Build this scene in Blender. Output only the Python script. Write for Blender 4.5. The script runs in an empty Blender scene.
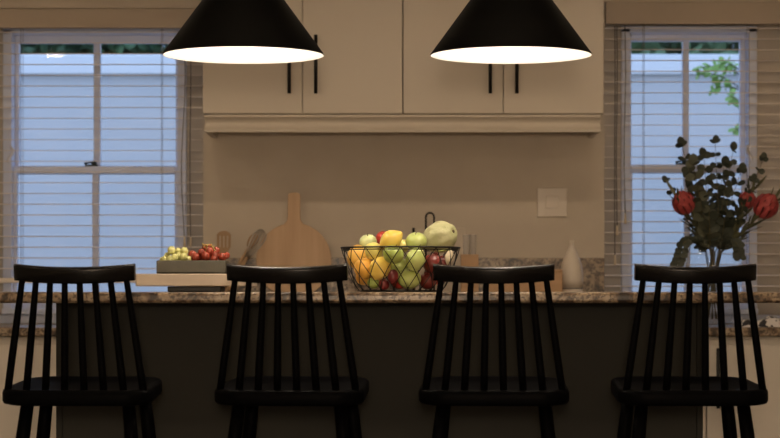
import bpy, bmesh, math, random
from mathutils import Vector, Matrix, Euler
random.seed(7)
PI = math.pi
S = bpy.context.scene
COL = S.collection

# ------------------------------------------------------------------ camera
FPX, CX, HZ, EYE = 2150.0, 390.0, 288.0, 1.07      # focal length in px, centre column, horizon row, eye height
cd = bpy.data.cameras.new('camera')
cam = bpy.data.objects.new('camera', cd)
COL.objects.link(cam)
cam.location = (0, 0, EYE)
cam.rotation_euler = (PI / 2, 0, 0)
cd.sensor_width = 36.0
cd.lens = 36.0 * FPX / 780.0
cd.shift_y = (HZ - 219.0) / 780.0
cd.clip_end = 200
cd.dof.use_dof = True
cd.dof.focus_distance = 6.85
cd.dof.aperture_fstop = 4.5
S.camera = cam

# ------------------------------------------------------------------ world: blue dusk sky
w = bpy.data.worlds.new('dusk_sky')
S.world = w
w.use_nodes = True
bg = w.node_tree.nodes['Background']
bg.inputs[0].default_value = (0.44, 0.60, 0.95, 1)
bg.inputs[1].default_value = 2.0
S.view_settings.view_transform = 'Standard'
S.view_settings.look = 'None'
S.view_settings.gamma = 1.0
S.view_settings.exposure = 0.0

DOWNLIGHT = 74.0
DOWNLIGHT_FRONT = 90.0
FILL_GLOBE = 255.0
BULB = 205.0
WARM = (1.0, 0.755, 0.515)

# ------------------------------------------------------------------ materials
def mat(name, color, rough=0.6, metal=0.0, spec=0.5, **kw):
    m = bpy.data.materials.new(name)
    m.use_nodes = True
    b = m.node_tree.nodes['Principled BSDF']
    b.inputs['Base Color'].default_value = (*color, 1)
    b.inputs['Roughness'].default_value = rough
    b.inputs['Metallic'].default_value = metal
    b.inputs['Specular IOR Level'].default_value = spec
    for k, v in kw.items():
        b.inputs[k].default_value = v
    return m

def noise_mat(name, stops, scale, rough=0.6, detail=4.0, stretch=(1, 1, 1), bump=0.0, spec=0.5, kind='noise', dist=0.0):
    m = mat(name, stops[0][1], rough, spec=spec)
    nt = m.node_tree
    b = nt.nodes['Principled BSDF']
    tc = nt.nodes.new('ShaderNodeTexCoord')
    mp = nt.nodes.new('ShaderNodeMapping')
    mp.inputs['Scale'].default_value = stretch
    nt.links.new(tc.outputs['Object'], mp.inputs['Vector'])
    if kind == 'noise':
        t = nt.nodes.new('ShaderNodeTexNoise')
        t.inputs['Detail'].default_value = detail
        t.inputs['Distortion'].default_value = dist
        out = t.outputs['Fac']
    else:
        t = nt.nodes.new('ShaderNodeTexVoronoi')
        out = t.outputs['Distance']
    t.inputs['Scale'].default_value = scale
    nt.links.new(mp.outputs[0], t.inputs['Vector'])
    r = nt.nodes.new('ShaderNodeValToRGB')
    e = r.color_ramp.elements
    while len(e) < len(stops):
        e.new(0.5)
    for el, (p, c) in zip(e, stops):
        el.position = p
        el.color = (*c, 1)
    nt.links.new(out, r.inputs[0])
    nt.links.new(r.outputs[0], b.inputs['Base Color'])
    if bump:
        bp = nt.nodes.new('ShaderNodeBump')
        bp.inputs['Strength'].default_value = bump
        bp.inputs['Distance'].default_value = 0.01
        nt.links.new(out, bp.inputs['Height'])
        nt.links.new(bp.outputs[0], b.inputs['Normal'])
    return m

def granite():
    m = noise_mat('granite', [(0.34, (0.035, 0.024, 0.018)), (0.43, (0.13, 0.083, 0.05)), (0.52, (0.29, 0.215, 0.14)), (0.68, (0.40, 0.315, 0.225))],
                  20, rough=0.32, detail=9, dist=0.6)
    nt = m.node_tree
    b = nt.nodes['Principled BSDF']
    ramp = [n for n in nt.nodes if n.type == 'VALTORGB'][0]
    v = nt.nodes.new('ShaderNodeTexNoise')
    v.inputs['Scale'].default_value = 105
    v.inputs['Detail'].default_value = 2
    tc = [n for n in nt.nodes if n.type == 'TEX_COORD'][0]
    nt.links.new(tc.outputs['Object'], v.inputs['Vector'])
    r2 = nt.nodes.new('ShaderNodeValToRGB')
    r2.color_ramp.elements[0].position = 0.38
    r2.color_ramp.elements[0].color = (0.12, 0.10, 0.09, 1)
    r2.color_ramp.elements[1].position = 0.52
    r2.color_ramp.elements[1].color = (1, 1, 1, 1)
    nt.links.new(v.outputs['Fac'], r2.inputs[0])
    mx = nt.nodes.new('ShaderNodeMix')
    mx.data_type = 'RGBA'
    mx.blend_type = 'MULTIPLY'
    mx.inputs[0].default_value = 0.8
    nt.links.new(ramp.outputs[0], mx.inputs[6])
    nt.links.new(r2.outputs[0], mx.inputs[7])
    nt.links.new(mx.outputs[2], b.inputs['Base Color'])
    return m

def emit(name, color, strength):
    m = bpy.data.materials.new(name)
    m.use_nodes = True
    nt = m.node_tree
    nt.nodes.clear()
    e = nt.nodes.new('ShaderNodeEmission')
    e.inputs[0].default_value = (*color, 1)
    e.inputs[1].default_value = strength
    o = nt.nodes.new('ShaderNodeOutputMaterial')
    nt.links.new(e.outputs[0], o.inputs[0])
    return m

def clear_glass(name, tint=(0.95, 0.97, 0.97), rough=0.03, facing=0.03):
    m = bpy.data.materials.new(name)
    m.use_nodes = True
    nt = m.node_tree
    nt.nodes.clear()
    t = nt.nodes.new('ShaderNodeBsdfTransparent')
    t.inputs[0].default_value = (*tint, 1)
    g = nt.nodes.new('ShaderNodeBsdfGlossy')
    g.inputs['Roughness'].default_value = rough
    f = nt.nodes.new('ShaderNodeLayerWeight')
    f.inputs[0].default_value = 0.5
    pw = nt.nodes.new('ShaderNodeMath')
    pw.operation = 'POWER'
    pw.inputs[1].default_value = 4.0
    ma = nt.nodes.new('ShaderNodeMath')
    ma.operation = 'MULTIPLY_ADD'
    ma.inputs[1].default_value = 0.5
    ma.inputs[2].default_value = facing
    nt.links.new(f.outputs['Facing'], pw.inputs[0])
    nt.links.new(pw.outputs[0], ma.inputs[0])
    mx = nt.nodes.new('ShaderNodeMixShader')
    o = nt.nodes.new('ShaderNodeOutputMaterial')
    nt.links.new(ma.outputs[0], mx.inputs[0])
    nt.links.new(t.outputs[0], mx.inputs[1])
    nt.links.new(g.outputs[0], mx.inputs[2])
    nt.links.new(mx.outputs[0], o.inputs[0])
    return m

def frosted(name, col):
    m = bpy.data.materials.new(name)
    m.use_nodes = True
    nt = m.node_tree
    nt.nodes.clear()
    t = nt.nodes.new('ShaderNodeBsdfTransparent')
    d = nt.nodes.new('ShaderNodeBsdfDiffuse')
    d.inputs[0].default_value = (*col, 1)
    mx = nt.nodes.new('ShaderNodeMixShader')
    mx.inputs[0].default_value = 0.33
    o = nt.nodes.new('ShaderNodeOutputMaterial')
    nt.links.new(t.outputs[0], mx.inputs[1])
    nt.links.new(d.outputs[0], mx.inputs[2])
    nt.links.new(mx.outputs[0], o.inputs[0])
    return m

M = {}
M['wall'] = noise_mat('wall_paint', [(0.3, (0.56, 0.50, 0.42)), (0.7, (0.60, 0.54, 0.455))], 6, rough=0.75)
M['room'] = noise_mat('room_paint', [(0.3, (0.50, 0.46, 0.40)), (0.7, (0.54, 0.50, 0.44))], 3, rough=0.85)
M['ceiling'] = noise_mat('ceiling_paint', [(0.3, (0.60, 0.55, 0.48)), (0.7, (0.64, 0.59, 0.52))], 5, rough=0.9)
M['floor'] = noise_mat('dark_floor', [(0.3, (0.10, 0.08, 0.06)), (0.7, (0.15, 0.12, 0.09))], 3, rough=0.6, stretch=(1, 8, 1))
M['cabinet'] = noise_mat('cream_lacquer', [(0.3, (0.585, 0.535, 0.46)), (0.7, (0.61, 0.56, 0.485))], 2, rough=0.5)
M['island'] = noise_mat('dark_taupe_lacquer', [(0.3, (0.030, 0.030, 0.027)), (0.7, (0.035, 0.035, 0.031))], 2, rough=0.6, spec=0.08)
M['granite'] = granite()
M['frame'] = noise_mat('dusk_tinted_white_paint', [(0.3, (0.74, 0.78, 0.89)), (0.7, (0.77, 0.81, 0.92))], 3, rough=0.4)  # white paint with the blue of dusk daylight mixed into its colour
M['gloss_white'] = mat('gloss_white', (0.9, 0.9, 0.92), 0.2)
M['slat'] = noise_mat('painted_slat', [(0.3, (0.78, 0.71, 0.63)), (0.7, (0.82, 0.75, 0.67))], 2, rough=0.5)
M['valance'] = noise_mat('valance_paint', [(0.3, (0.44, 0.375, 0.30)), (0.7, (0.48, 0.41, 0.33))], 3, rough=0.6)
M['cord'] = mat('grey_cord', (0.22, 0.19, 0.17), 0.8)
M['dark_cord'] = mat('dark_cord', (0.05, 0.045, 0.04), 0.8)
M['tassel'] = mat('cream_tassel', (0.65, 0.55, 0.40), 0.6)
M['glass'] = clear_glass('window_glass')
M['vase_glass'] = clear_glass('vase_glass', (0.985, 0.99, 0.99), 0.02, 0.022)
M['tumbler'] = frosted('frosted_tumbler', (0.72, 0.68, 0.64))
M['black'] = noise_mat('black_paint', [(0.3, (0.0015, 0.0015, 0.0019)), (0.7, (0.002, 0.002, 0.0025))], 30, rough=0.45, spec=0.02)
M['black_gloss'] = noise_mat('black_gloss_paint', [(0.3, (0.0015, 0.0015, 0.0019)), (0.7, (0.002, 0.002, 0.0025))], 30, rough=0.26, spec=0.26)
M['iron'] = mat('black_iron', (0.008, 0.008, 0.008), 0.45, 0.0, 0.3)
M['shade_out'] = noise_mat('black_shade', [(0.3, (0.0024, 0.0024, 0.0024)), (0.7, (0.0032, 0.0032, 0.003))], 10, rough=0.6, spec=0.08)
M['shade_in'] = mat('white_shade_lining', (0.88, 0.88, 0.87), 0.6)
M['bulb'] = emit('lit_bulb', (1.0, 0.83, 0.66), BULB)
M['down'] = emit('lit_downlight', WARM, DOWNLIGHT)
M['globe'] = emit('fill_globe_glow', WARM, FILL_GLOBE)
M['down_front'] = emit('lit_downlight_bright', WARM, DOWNLIGHT_FRONT)
M['plate'] = noise_mat('switch_plastic', [(0.3, (0.60, 0.54, 0.465)), (0.7, (0.63, 0.57, 0.49))], 3, rough=0.35)
M['board'] = noise_mat('beech_wood', [(0.25, (0.47, 0.315, 0.19)), (0.5, (0.54, 0.37, 0.23)), (0.75, (0.59, 0.415, 0.265))], 5, rough=0.55, stretch=(7, 7, 0.5), detail=3)
M['slab'] = noise_mat('pale_wood', [(0.3, (0.46, 0.385, 0.30)), (0.7, (0.52, 0.44, 0.345))], 5, rough=0.5, stretch=(1, 8, 8))
M['box'] = noise_mat('tan_wood', [(0.3, (0.40, 0.245, 0.13)), (0.7, (0.47, 0.295, 0.16))], 6, rough=0.55, stretch=(0.7, 8, 8))
M['spoon'] = noise_mat('spoon_wood', [(0.3, (0.34, 0.22, 0.125)), (0.7, (0.42, 0.28, 0.16))], 8, rough=0.6, stretch=(6, 6, 1))
M['steel'] = mat('brushed_steel', (0.45, 0.43, 0.40), 0.35, 1.0)
M['tray'] = noise_mat('olive_stoneware', [(0.3, (0.05, 0.047, 0.031)), (0.7, (0.064, 0.06, 0.04))], 40, rough=0.45)
M['foot'] = mat('dark_foot', (0.012, 0.011, 0.010), 0.5)
M['ceramic'] = noise_mat('white_ceramic', [(0.3, (0.62, 0.56, 0.48)), (0.7, (0.66, 0.60, 0.52))], 6, rough=0.4)
M['ceramic_line'] = mat('grey_joint', (0.14, 0.13, 0.12), 0.6)
M['paper'] = mat('pale_paper', (0.58, 0.52, 0.44), 0.8)
FR = lambda n, a, b, sc=14, rough=0.35, **k: noise_mat(n, [(0.32, a), (0.68, b)], sc, rough=rough, **k)
M['orange'] = FR('orange_peel', (0.80, 0.41, 0.06), (0.86, 0.50, 0.10), 30)
M['mango'] = FR('mango_skin', (0.78, 0.44, 0.07), (0.84, 0.56, 0.14), 10)
M['lemon'] = FR('lemon_skin', (0.80, 0.56, 0.09), (0.86, 0.66, 0.17), 25)
M['lime_lemon'] = FR('greenish_lemon_skin', (0.66, 0.60, 0.14), (0.74, 0.68, 0.24), 12)
M['green_apple'] = FR('green_apple_skin', (0.40, 0.50, 0.11), (0.56, 0.63, 0.25), 9, 0.3)
M['pale_apple'] = FR('pale_apple_skin', (0.56, 0.64, 0.28), (0.66, 0.72, 0.38), 8, 0.3)
M['deep_apple'] = FR('deep_green_apple_skin', (0.26, 0.36, 0.06), (0.40, 0.48, 0.13), 9, 0.3)
M['red_apple'] = FR('red_apple_skin', (0.34, 0.025, 0.018), (0.46, 0.06, 0.035), 12, 0.3)
M['pom'] = FR('pomegranate_skin', (0.11, 0.012, 0.010), (0.18, 0.024, 0.018), 12, 0.35)
M['plum'] = FR('plum_skin', (0.10, 0.010, 0.011), (0.16, 0.016, 0.015), 12, 0.3)
M['melon'] = FR('melon_rind', (0.40, 0.41, 0.20), (0.52, 0.52, 0.30), 22, 0.6, bump=0.9)
M['bulbveg'] = FR('pale_bulb_skin', (0.66, 0.58, 0.40), (0.76, 0.70, 0.52), 20, 0.5)
M['stalk'] = FR('green_stalk', (0.34, 0.40, 0.10), (0.42, 0.48, 0.15), 20, 0.5)
M['twig'] = FR('brown_stem', (0.07, 0.045, 0.02), (0.10, 0.065, 0.03), 20, 0.7)
M['green_grape'] = FR('green_grape_skin', (0.56, 0.58, 0.20), (0.66, 0.66, 0.29), 30, 0.25)
M['red_grape'] = FR('red_grape_skin', (0.21, 0.028, 0.018), (0.36, 0.07, 0.036), 45, 0.25)
M['grape_stem'] = FR('grape_stem_skin', (0.36, 0.28, 0.07), (0.46, 0.36, 0.10), 20, 0.6)
M['euca'] = FR('eucalyptus_leaf', (0.022, 0.032, 0.022), (0.05, 0.06, 0.042), 10, 0.6)
M['euca_pale'] = FR('pale_eucalyptus_leaf', (0.07, 0.078, 0.052), (0.11, 0.118, 0.082), 10, 0.6)
M['prot_leaf'] = FR('protea_leaf', (0.085, 0.088, 0.040), (0.13, 0.135, 0.07), 10, 0.6)
M['protea'] = FR('protea_bract', (0.30, 0.030, 0.034), (0.46, 0.085, 0.085), 50, 0.6)
M['protea_core'] = FR('protea_core', (0.09, 0.008, 0.01), (0.14, 0.014, 0.016), 20, 0.6)
M['stem'] = FR('flower_stem', (0.07, 0.065, 0.025), (0.12, 0.10, 0.045), 20, 0.7)
M['water'] = clear_glass('vase_water', (0.82, 0.86, 0.85), 0.02, 0.05)
M['cloth'] = noise_mat('patterned_cloth', [(0.47, (0.03, 0.03, 0.035)), (0.50, (0.70, 0.67, 0.65))], 34, rough=0.9, detail=1)
M['garden_wall'] = noise_mat('garden_wall_paint', [(0.3, (0.60, 0.59, 0.58)), (0.7, (0.63, 0.62, 0.61))], 1.2, rough=0.9, stretch=(1, 1, 7))
M['coping'] = noise_mat('coping_paint', [(0.3, (0.82, 0.81, 0.80)), (0.7, (0.86, 0.85, 0.84))], 2, rough=0.9)
M['ground'] = noise_mat('garden_ground', [(0.3, (0.10, 0.10, 0.09)), (0.7, (0.17, 0.17, 0.15))], 3, rough=0.95)
M['bush'] = FR('bush_leaf', (0.035, 0.085, 0.04), (0.12, 0.21, 0.09), 4, 0.6)
M['bush_pale'] = FR('pale_bush_leaf', (0.10, 0.17, 0.07), (0.17, 0.25, 0.12), 5, 0.6)
M['sapling'] = FR('sapling_leaf', (0.20, 0.36, 0.07), (0.30, 0.46, 0.12), 8, 0.6)
M['bark'] = FR('bark', (0.06, 0.05, 0.035), (0.10, 0.08, 0.06), 12, 0.9)
M['latch'] = mat('dark_latch', (0.03, 0.05, 0.05), 0.4)

# ------------------------------------------------------------------ mesh builder
class MB:
    def __init__(s):
        s.v, s.f, s.sm, s.mi = [], [], [], []
    def add(s, verts, faces, smooth=False, mi=0):
        o = len(s.v)
        s.v += [tuple(v) for v in verts]
        for f in faces:
            s.f.append([i + o for i in f])
            s.sm.append(smooth)
            s.mi.append(mi)
        return s
    def bm(s, b, smooth=False, mi=0, mtx=None):
        b.verts.index_update()
        vs = [(mtx @ v.co) if mtx else v.co for v in b.verts]
        s.add(vs, [[v.index for v in f.verts] for f in b.faces], smooth, mi)
        b.free()
        return s
    def box(s, x0, x1, y0, y1, z0, z1, bev=0.0, seg=2, mi=0, mtx=None):
        b = bmesh.new()
        bmesh.ops.create_cube(b, size=1.0)
        for v in b.verts:
            v.co = Vector(((x0 + x1) / 2 + v.co.x * (x1 - x0), (y0 + y1) / 2 + v.co.y * (y1 - y0), (z0 + z1) / 2 + v.co.z * (z1 - z0)))
        if bev:
            bmesh.ops.bevel(b, geom=b.edges[:], offset=bev, segments=seg, affect='EDGES', profile=0.5)
        return s.bm(b, False, mi, mtx)
    def tube(s, pts, r, n=10, cap=True, closed=False, mi=0):
        pts = [Vector(p) for p in pts]
        k = len(pts)
        rr = r if isinstance(r, (list, tuple)) else [r] * k
        rings, prev = [], None
        for i, p in enumerate(pts):
            a = pts[(i - 1) % k] if (i > 0 or closed) else p
            c = pts[(i + 1) % k] if (i < k - 1 or closed) else p
            t = (c - a).normalized()
            if prev is None:
                u = t.orthogonal().normalized()
            else:
                u = (prev - t * prev.dot(t))
                u = u.normalized() if u.length > 1e-6 else t.orthogonal().normalized()
            prev = u
            q = t.cross(u)
            rings.append([p + rr[i] * (math.cos(2 * PI * j / n) * u + math.sin(2 * PI * j / n) * q) for j in range(n)])
        vs = [v for R in rings for v in R]
        fs = []
        for i in range(k if closed else k - 1):
            i2 = (i + 1) % k
            for j in range(n):
                j2 = (j + 1) % n
                fs.append([i * n + j, i * n + j2, i2 * n + j2, i2 * n + j])
        s.add(vs, fs, True, mi)
        if cap and not closed:
            s.add(rings[0], [list(range(n))[::-1]], False, mi)
            s.add(rings[-1], [list(range(n))], False, mi)
        return s
    def lathe(s, prof, n=32, mtx=None, mi=0, smooth=True):
        vs, fs, idx = [], [], []
        for r, z in prof:
            if r < 1e-6:
                idx.append([len(vs)] * n)
                vs.append(Vector((0, 0, z)))
            else:
                idx.append(list(range(len(vs), len(vs) + n)))
                vs += [Vector((r * math.cos(2 * PI * j / n), r * math.sin(2 * PI * j / n), z)) for j in range(n)]
        for i in range(len(prof) - 1):
            for j in range(n):
                j2 = (j + 1) % n
                f = [idx[i][j], idx[i][j2], idx[i + 1][j2], idx[i + 1][j]]
                g = []
                for q in f:
                    if q not in g:
                        g.append(q)
                if len(g) > 2:
                    fs.append(g)
        if mtx:
            vs = [mtx @ v for v in vs]
        return s.add(vs, fs, smooth, mi)
    def prism(s, poly, y0, y1, bev=0.0, mi=0, mtx=None, seg=2):
        # poly: outline in x,z ; extruded along y
        b = bmesh.new()
        a = [b.verts.new((x, y0, z)) for x, z in poly]
        f = b.faces.new(a)
        r = bmesh.ops.extrude_face_region(b, geom=[f])
        for v in r['geom']:
            if isinstance(v, bmesh.types.BMVert):
                v.co.y = y1
        bmesh.ops.recalc_face_normals(b, faces=b.faces[:])
        if bev:
            es = [e for e in b.edges if abs(e.verts[0].co.y - e.verts[1].co.y) < 1e-6]
            bmesh.ops.bevel(b, geom=es, offset=bev, segments=seg, affect='EDGES', profile=0.5)
        return s.bm(b, False, mi, mtx)
    def build(s, name, mats, parent=None, loc=None, smooth_angle=None):
        me = bpy.data.meshes.new(name)
        me.from_pydata(s.v, [], s.f)
        me.update()
        for m in (mats if isinstance(mats, (list, tuple)) else [mats]):
            me.materials.append(m)
        me.polygons.foreach_set('use_smooth', s.sm)
        me.polygons.foreach_set('material_index', s.mi)
        b = bmesh.new()
        b.from_mesh(me)
        bmesh.ops.remove_doubles(b, verts=b.verts[:], dist=1e-6)
        bmesh.ops.recalc_face_normals(b, faces=b.faces[:])
        b.to_mesh(me)
        b.free()
        o = bpy.data.objects.new(name, me)
        COL.objects.link(o)
        if parent is not None:
            o.parent = parent
        if loc is not None:
            o.location = loc
        return o

def tag(o, label=None, cat=None, group=None, kind=None):
    if label: o['label'] = label
    if cat: o['category'] = cat
    if group: o['group'] = group
    if kind: o['kind'] = kind
    return o

def thing(name, label, cat, loc=(0, 0, 0), group=None, rotz=0.0):
    o = bpy.data.objects.new(name, None)
    o.empty_display_size = 0.1
    COL.objects.link(o)
    o.location = loc
    o.rotation_euler = (0, 0, rotz)
    return tag(o, label, cat, group)

def copy_tree(o, parent=None):
    c = o.copy()
    COL.objects.link(c)
    if parent is not None:
        c.parent = parent
    for ch in list(o.children):
        copy_tree(ch, c)
    return c

def X(px, Y): return (px - CX) * Y / FPX
def Z(py, Y): return EYE - (py - HZ) * Y / FPX
def P(px, py, Y): return Vector((X(px, Y), Y, Z(py, Y)))

# ------------------------------------------------------------------ setting
WY, BY = 9.15, 9.45                 # wall face, back of the window bays
LX0, LX1 = -1.80, X(203, WY)        # left bay
RX0, RX1 = X(604.5, WY), 1.98       # right bay
LOW_TOP = Z(327.5, 8.55)            # low worktop height
HIGH_TOP = Z(298, WY)               # middle worktop height
CEIL = 2.57
XW, YF = 3.1, -1.6

def struct(name, mb, m, **k):
    return tag(mb.build(name, m, **k), kind='structure')

LW = (X(5, 9.42), X(184, 9.42), Z(312, 9.42), Z(29, 9.42))      # left window opening
RW = (X(624, 9.42), X(755, 9.42), Z(312, 9.42), Z(28, 9.42))

b = MB()
b.box(-XW, LX0, WY, BY, 0, CEIL)
b.box(LX1, RX0, WY, BY, 0, CEIL)
b.box(RX1, XW, WY, BY, 0, CEIL)
for x0, x1, lint in ((LX0, LX1, 8.0), (RX0, RX1, 1.8)):
    b.box(x0, x1, WY, BY, Z(lint, WY), CEIL)
    b.box(x0, x1, WY, BY, 0, LOW_TOP - 0.04)
def holed(b, xa, xb, hole, y0, y1):
    x0, x1, z0, z1 = hole
    b.box(xa, x0, y0, y1, 0, CEIL)
    b.box(x1, xb, y0, y1, 0, CEIL)
    b.box(x0, x1, y0, y1, 0, z0)
    b.box(x0, x1, y0, y1, z1, CEIL)
holed(b, -XW, 0, LW, BY, BY + 0.12)
holed(b, 0, XW, RW, BY, BY + 0.12)
struct('wall_back', b, M['wall'])
struct('wall_left', MB().box(-XW - 0.1, -XW, YF, BY + 0.12, 0, CEIL), M['room'])
struct('wall_right', MB().box(XW, XW + 0.1, YF, BY + 0.12, 0, CEIL), M['room'])
b = MB()
DW = (-0.4, 0.4, 0.02, 2.05)        # unseen glazed opening, added behind the viewer to let in dusk fill light
b.box(-XW - 0.1, DW[0], YF - 0.1, YF, 0, CEIL)
b.box(DW[1], XW + 0.1, YF - 0.1, YF, 0, CEIL)
b.box(DW[0], DW[1], YF - 0.1, YF, DW[3], CEIL)
struct('wall_front', b, M['room'])
b = MB()
for k in range(3):
    xk = DW[0] + (DW[1] - DW[0]) * k / 2
    b.box(max(DW[0], xk - 0.03), min(DW[1], xk + 0.03), YF - 0.08, YF - 0.03, DW[2], DW[3], 0.004)
b.box(DW[0], DW[1], YF - 0.078, YF - 0.032, DW[2], DW[2] + 0.07, 0.004)
b.box(DW[0], DW[1], YF - 0.078, YF - 0.032, DW[3] - 0.06, DW[3], 0.004)
dr_ = struct('fill_door_1', b, M['frame'])
MB().box(DW[0] + 0.02, DW[1] - 0.02, YF - 0.058, YF - 0.052, DW[2] + 0.05, DW[3] - 0.04).build('pane', M['glass'], dr_)
struct('floor', MB().box(-XW - 0.1, XW + 0.1, YF - 0.1, BY + 0.12, -0.1, 0), M['floor'])
struct('ceiling', MB().box(-XW - 0.1, XW + 0.1, YF - 0.1, BY + 0.12, CEIL, CEIL + 0.1), M['ceiling'])
struct('garden_ground', MB().box(-12, 12, BY + 0.13, 22, -0.2, -0.1), M['ground'])

# garden boundary wall with its pale capping
GY = 13.0
g = struct('garden_wall', MB().box(-9, 9, GY, GY + 0.22, -0.1, Z(75, GY)), M['garden_wall'])
MB().box(-9, 9, GY - 0.05, GY + 0.27, Z(75, GY), Z(55, GY), bev=0.01).build('wall_coping', M['coping'], g)

# white boarded panels below the windows
for nm, (xa, xb) in (('trim_1', (LX0, LX1)), ('trim_2', (RX0, RX1))):
    struct(nm, MB().box(xa + 0.001, xb - 0.001, BY - 0.014, BY - 0.001, LOW_TOP + 0.001, LW[2] - 0.012, 0.003), M['frame'])

# sash windows
def window(name, hole, split, xs, panes_top, rail, panes_bot):
    x0, x1, z0, z1 = hole
    win = tag(bpy.data.objects.new(name, None), kind='structure')
    COL.objects.link(win)
    y0, y1 = BY - 0.03, BY + 0.10
    t = 0.030
    f = MB()
    f.box(x0 - 0.01, x0 + t, y0, y1, z0, z1, 0.004)
    f.box(x1 - t, x1 + 0.01, y0, y1, z0, z1, 0.004)
    f.box(x0 - 0.01, x1 + 0.01, y0, y1, z1 - 0.02, z1 + 0.01, 0.004)
    f.box(x0 - 0.01, x1 + 0.01, y0 - 0.03, y1, z0 - 0.01, z0 + 0.016, 0.004)
    f.build('window_frame', M['frame'], win)
    (ml, mr) = xs
    def sash(nm, ya, yb, za, zb, lo, hi, left, right):
        s = MB()
        s.box(x0 + t, left, ya, yb, za, zb, 0.004)
        s.box(right, x1 - t, ya, yb, za, zb, 0.004)
        s.box(left, right, ya + 0.001, yb - 0.001, za, lo, 0.003)
        s.box(left, right, ya + 0.001, yb - 0.001, hi, zb, 0.003)
        s.box(ml, mr, ya + 0.004, yb - 0.004, lo, hi, 0.004)
        so = s.build(nm, M['frame'], win)
        MB().box(left, right, (ya + yb) / 2 - 0.002, (ya + yb) / 2 + 0.002, lo, hi).build('pane', M['glass'], so)
        return so
    left, right = split
    zr0, zr1 = rail
    up = sash('upper_sash', BY + 0.045, BY + 0.085, zr0, z1 - 0.02, zr1, panes_top, left, right)
    lw = sash('lower_sash', BY, BY + 0.04, z0 + 0.016, zr1 - 0.004, panes_bot, zr0, left, right)
    # sash horns: small ogee pieces at the outer stiles above the meeting rail
    for xh, sg in (((x0 + 0.027, 1),) if x0 < 0 else ((x1 - 0.027, -1),)):
        pts = [Vector((xh + sg * 0.010 * math.sin(q * 1.7 * PI), BY - 0.036, zr1 + 0.01 + 0.07 * (1 - q))) for q in [i / 14 for i in range(15)]]
        MB().tube(pts, [0.0048 + 0.0025 * math.sin(i / 14 * PI) for i in range(15)], 8).build('sash_horn', M['gloss_white'], lw)
    xm = (ml + mr) / 2 - 0.02
    l = MB()
    l.box(xm - 0.028, xm + 0.028, BY + 0.008, BY + 0.035, zr1 - 0.004, zr1 + 0.004, 0.002)
    l.lathe([(0, 0), (0.012, 0), (0.012, 0.012), (0.006, 0.018), (0, 0.018)], 12, Matrix.Translation((xm + 0.012, BY + 0.02, zr1 + 0.003)))
    l.tube([(xm + 0.012, BY + 0.02, zr1 + 0.014), (xm - 0.01, BY + 0.015, zr1 + 0.012), (xm - 0.03, BY + 0.01, zr1 + 0.008)], [0.005, 0.004, 0.005], 8)
    l.build('sash_latch', M['latch'], lw)
    return win
YW = 9.47
window('window_1', LW, (X(18, YW), X(175, YW)), (X(92.5, YW), X(99.5, YW)), Z(42.5, YW), (Z(174, YW), Z(165.5, YW)), Z(299, YW))
window('window_2', RW, (X(632, YW), X(741, YW)), (X(683.5, YW), X(690, YW)), Z(40.5, YW), (Z(173, YW), Z(164, YW)), Z(299, YW))

# ------------------------------------------------------------------ cabinets and worktops
CF = 8.80
def upper_unit(px0, px1, label, hx):
    x0, x1 = X(px0, CF), X(px1, CF)
    zb, zt = Z(114.3, CF), 2.45
    u = thing('wall_cabinet', label, 'cabinet', ((x0 + x1) / 2, WY, zb), 'cream wall cabinets')
    hw, D = (x1 - x0) / 2, WY - CF
    MB().box(-hw, hw, -D + 0.02, -0.001, 0.002, zt - zb, 0.001).build('body', M['cabinet'], u)
    for sg in (-1, 1):
        a, c = (-hw + 0.001, -0.0018) if sg < 0 else (0.0018, hw - 0.001)
        d = MB().box(a, c, -D, -D + 0.019, 0.004, zt - zb - 0.002, 0.0018).build('door', M['cabinet'], u)
        h = hx[0 if sg < 0 else 1]
        xx = X(h, CF) - (x0 + x1) / 2
        z0, z1 = Z(94, CF) - zb, Z(35.5, CF) - zb
        m = MB().tube([(xx, -D - 0.026, z0), (xx, -D - 0.026, z1)], 0.0075, 12)
        for zz in (z0 + 0.02, z1 - 0.02):
            m.tube([(xx, -D - 0.026, zz), (xx, -D - 0.001, zz)], 0.0045, 8)
        m.build('handle', M['iron'], d)
    return u
upper_unit(202.5, 402.5, 'cream double-door wall cabinet above the round cutting board', (289.5, 316))
upper_unit(403.2, 603.5, 'cream double-door wall cabinet above the white wall switch', (490, 516.5))

# moulded light rail under the wall cabinets
zt_, zb_ = Z(115, CF), Z(132.2, CF)
h_ = zt_ - zb_
prof = [(0.0, 0.0), (-0.004, 0.0)]
xl, xr = X(205, CF), X(600.5, CF)
m = MB()
sec = [(0.0, h_), (-0.028, h_), (-0.028, h_ * 0.90)]
for i in range(13):
    q_ = i / 12
    sec.append((-0.027 + 0.019 * math.sin(q_ * PI) ** 0.8, h_ * (0.86 - 0.70 * q_)))
sec += [(-0.029, h_ * 0.12), (-0.030, 0.0), (0.0, 0.0)]
vs = [(xl + (0.0), y, z) for y, z in sec] + [(xr, y, z) for y, z in sec]
n = len(sec)
m.add(vs, [[i, (i + 1) % n, n + (i + 1) % n, n + i] for i in range(n)] + [list(range(n)), list(range(n, 2 * n))[::-1]])
# returns on both ends
lr = thing('cabinet_moulding', 'cream moulded rail running under both wall cabinets', 'moulding', ((xl + xr) / 2, WY, zb_))
for v in range(len(m.v)):
    m.v[v] = (m.v[v][0] - (xl + xr) / 2, m.v[v][1] - (WY - CF) + 0.02, m.v[v][2])
m.build('rail', M['cabinet'], lr)
hwm = (xr - xl) / 2
rb = MB()
for sg in (-1, 1):
    rb.box(sg * (hwm - 0.012) - 0.010, sg * (hwm - 0.012) + 0.010, -(WY - CF) + 0.022, -0.001, 0.0, h_, 0.001)
rb.build('return', M['cabinet'], lr)

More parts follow.
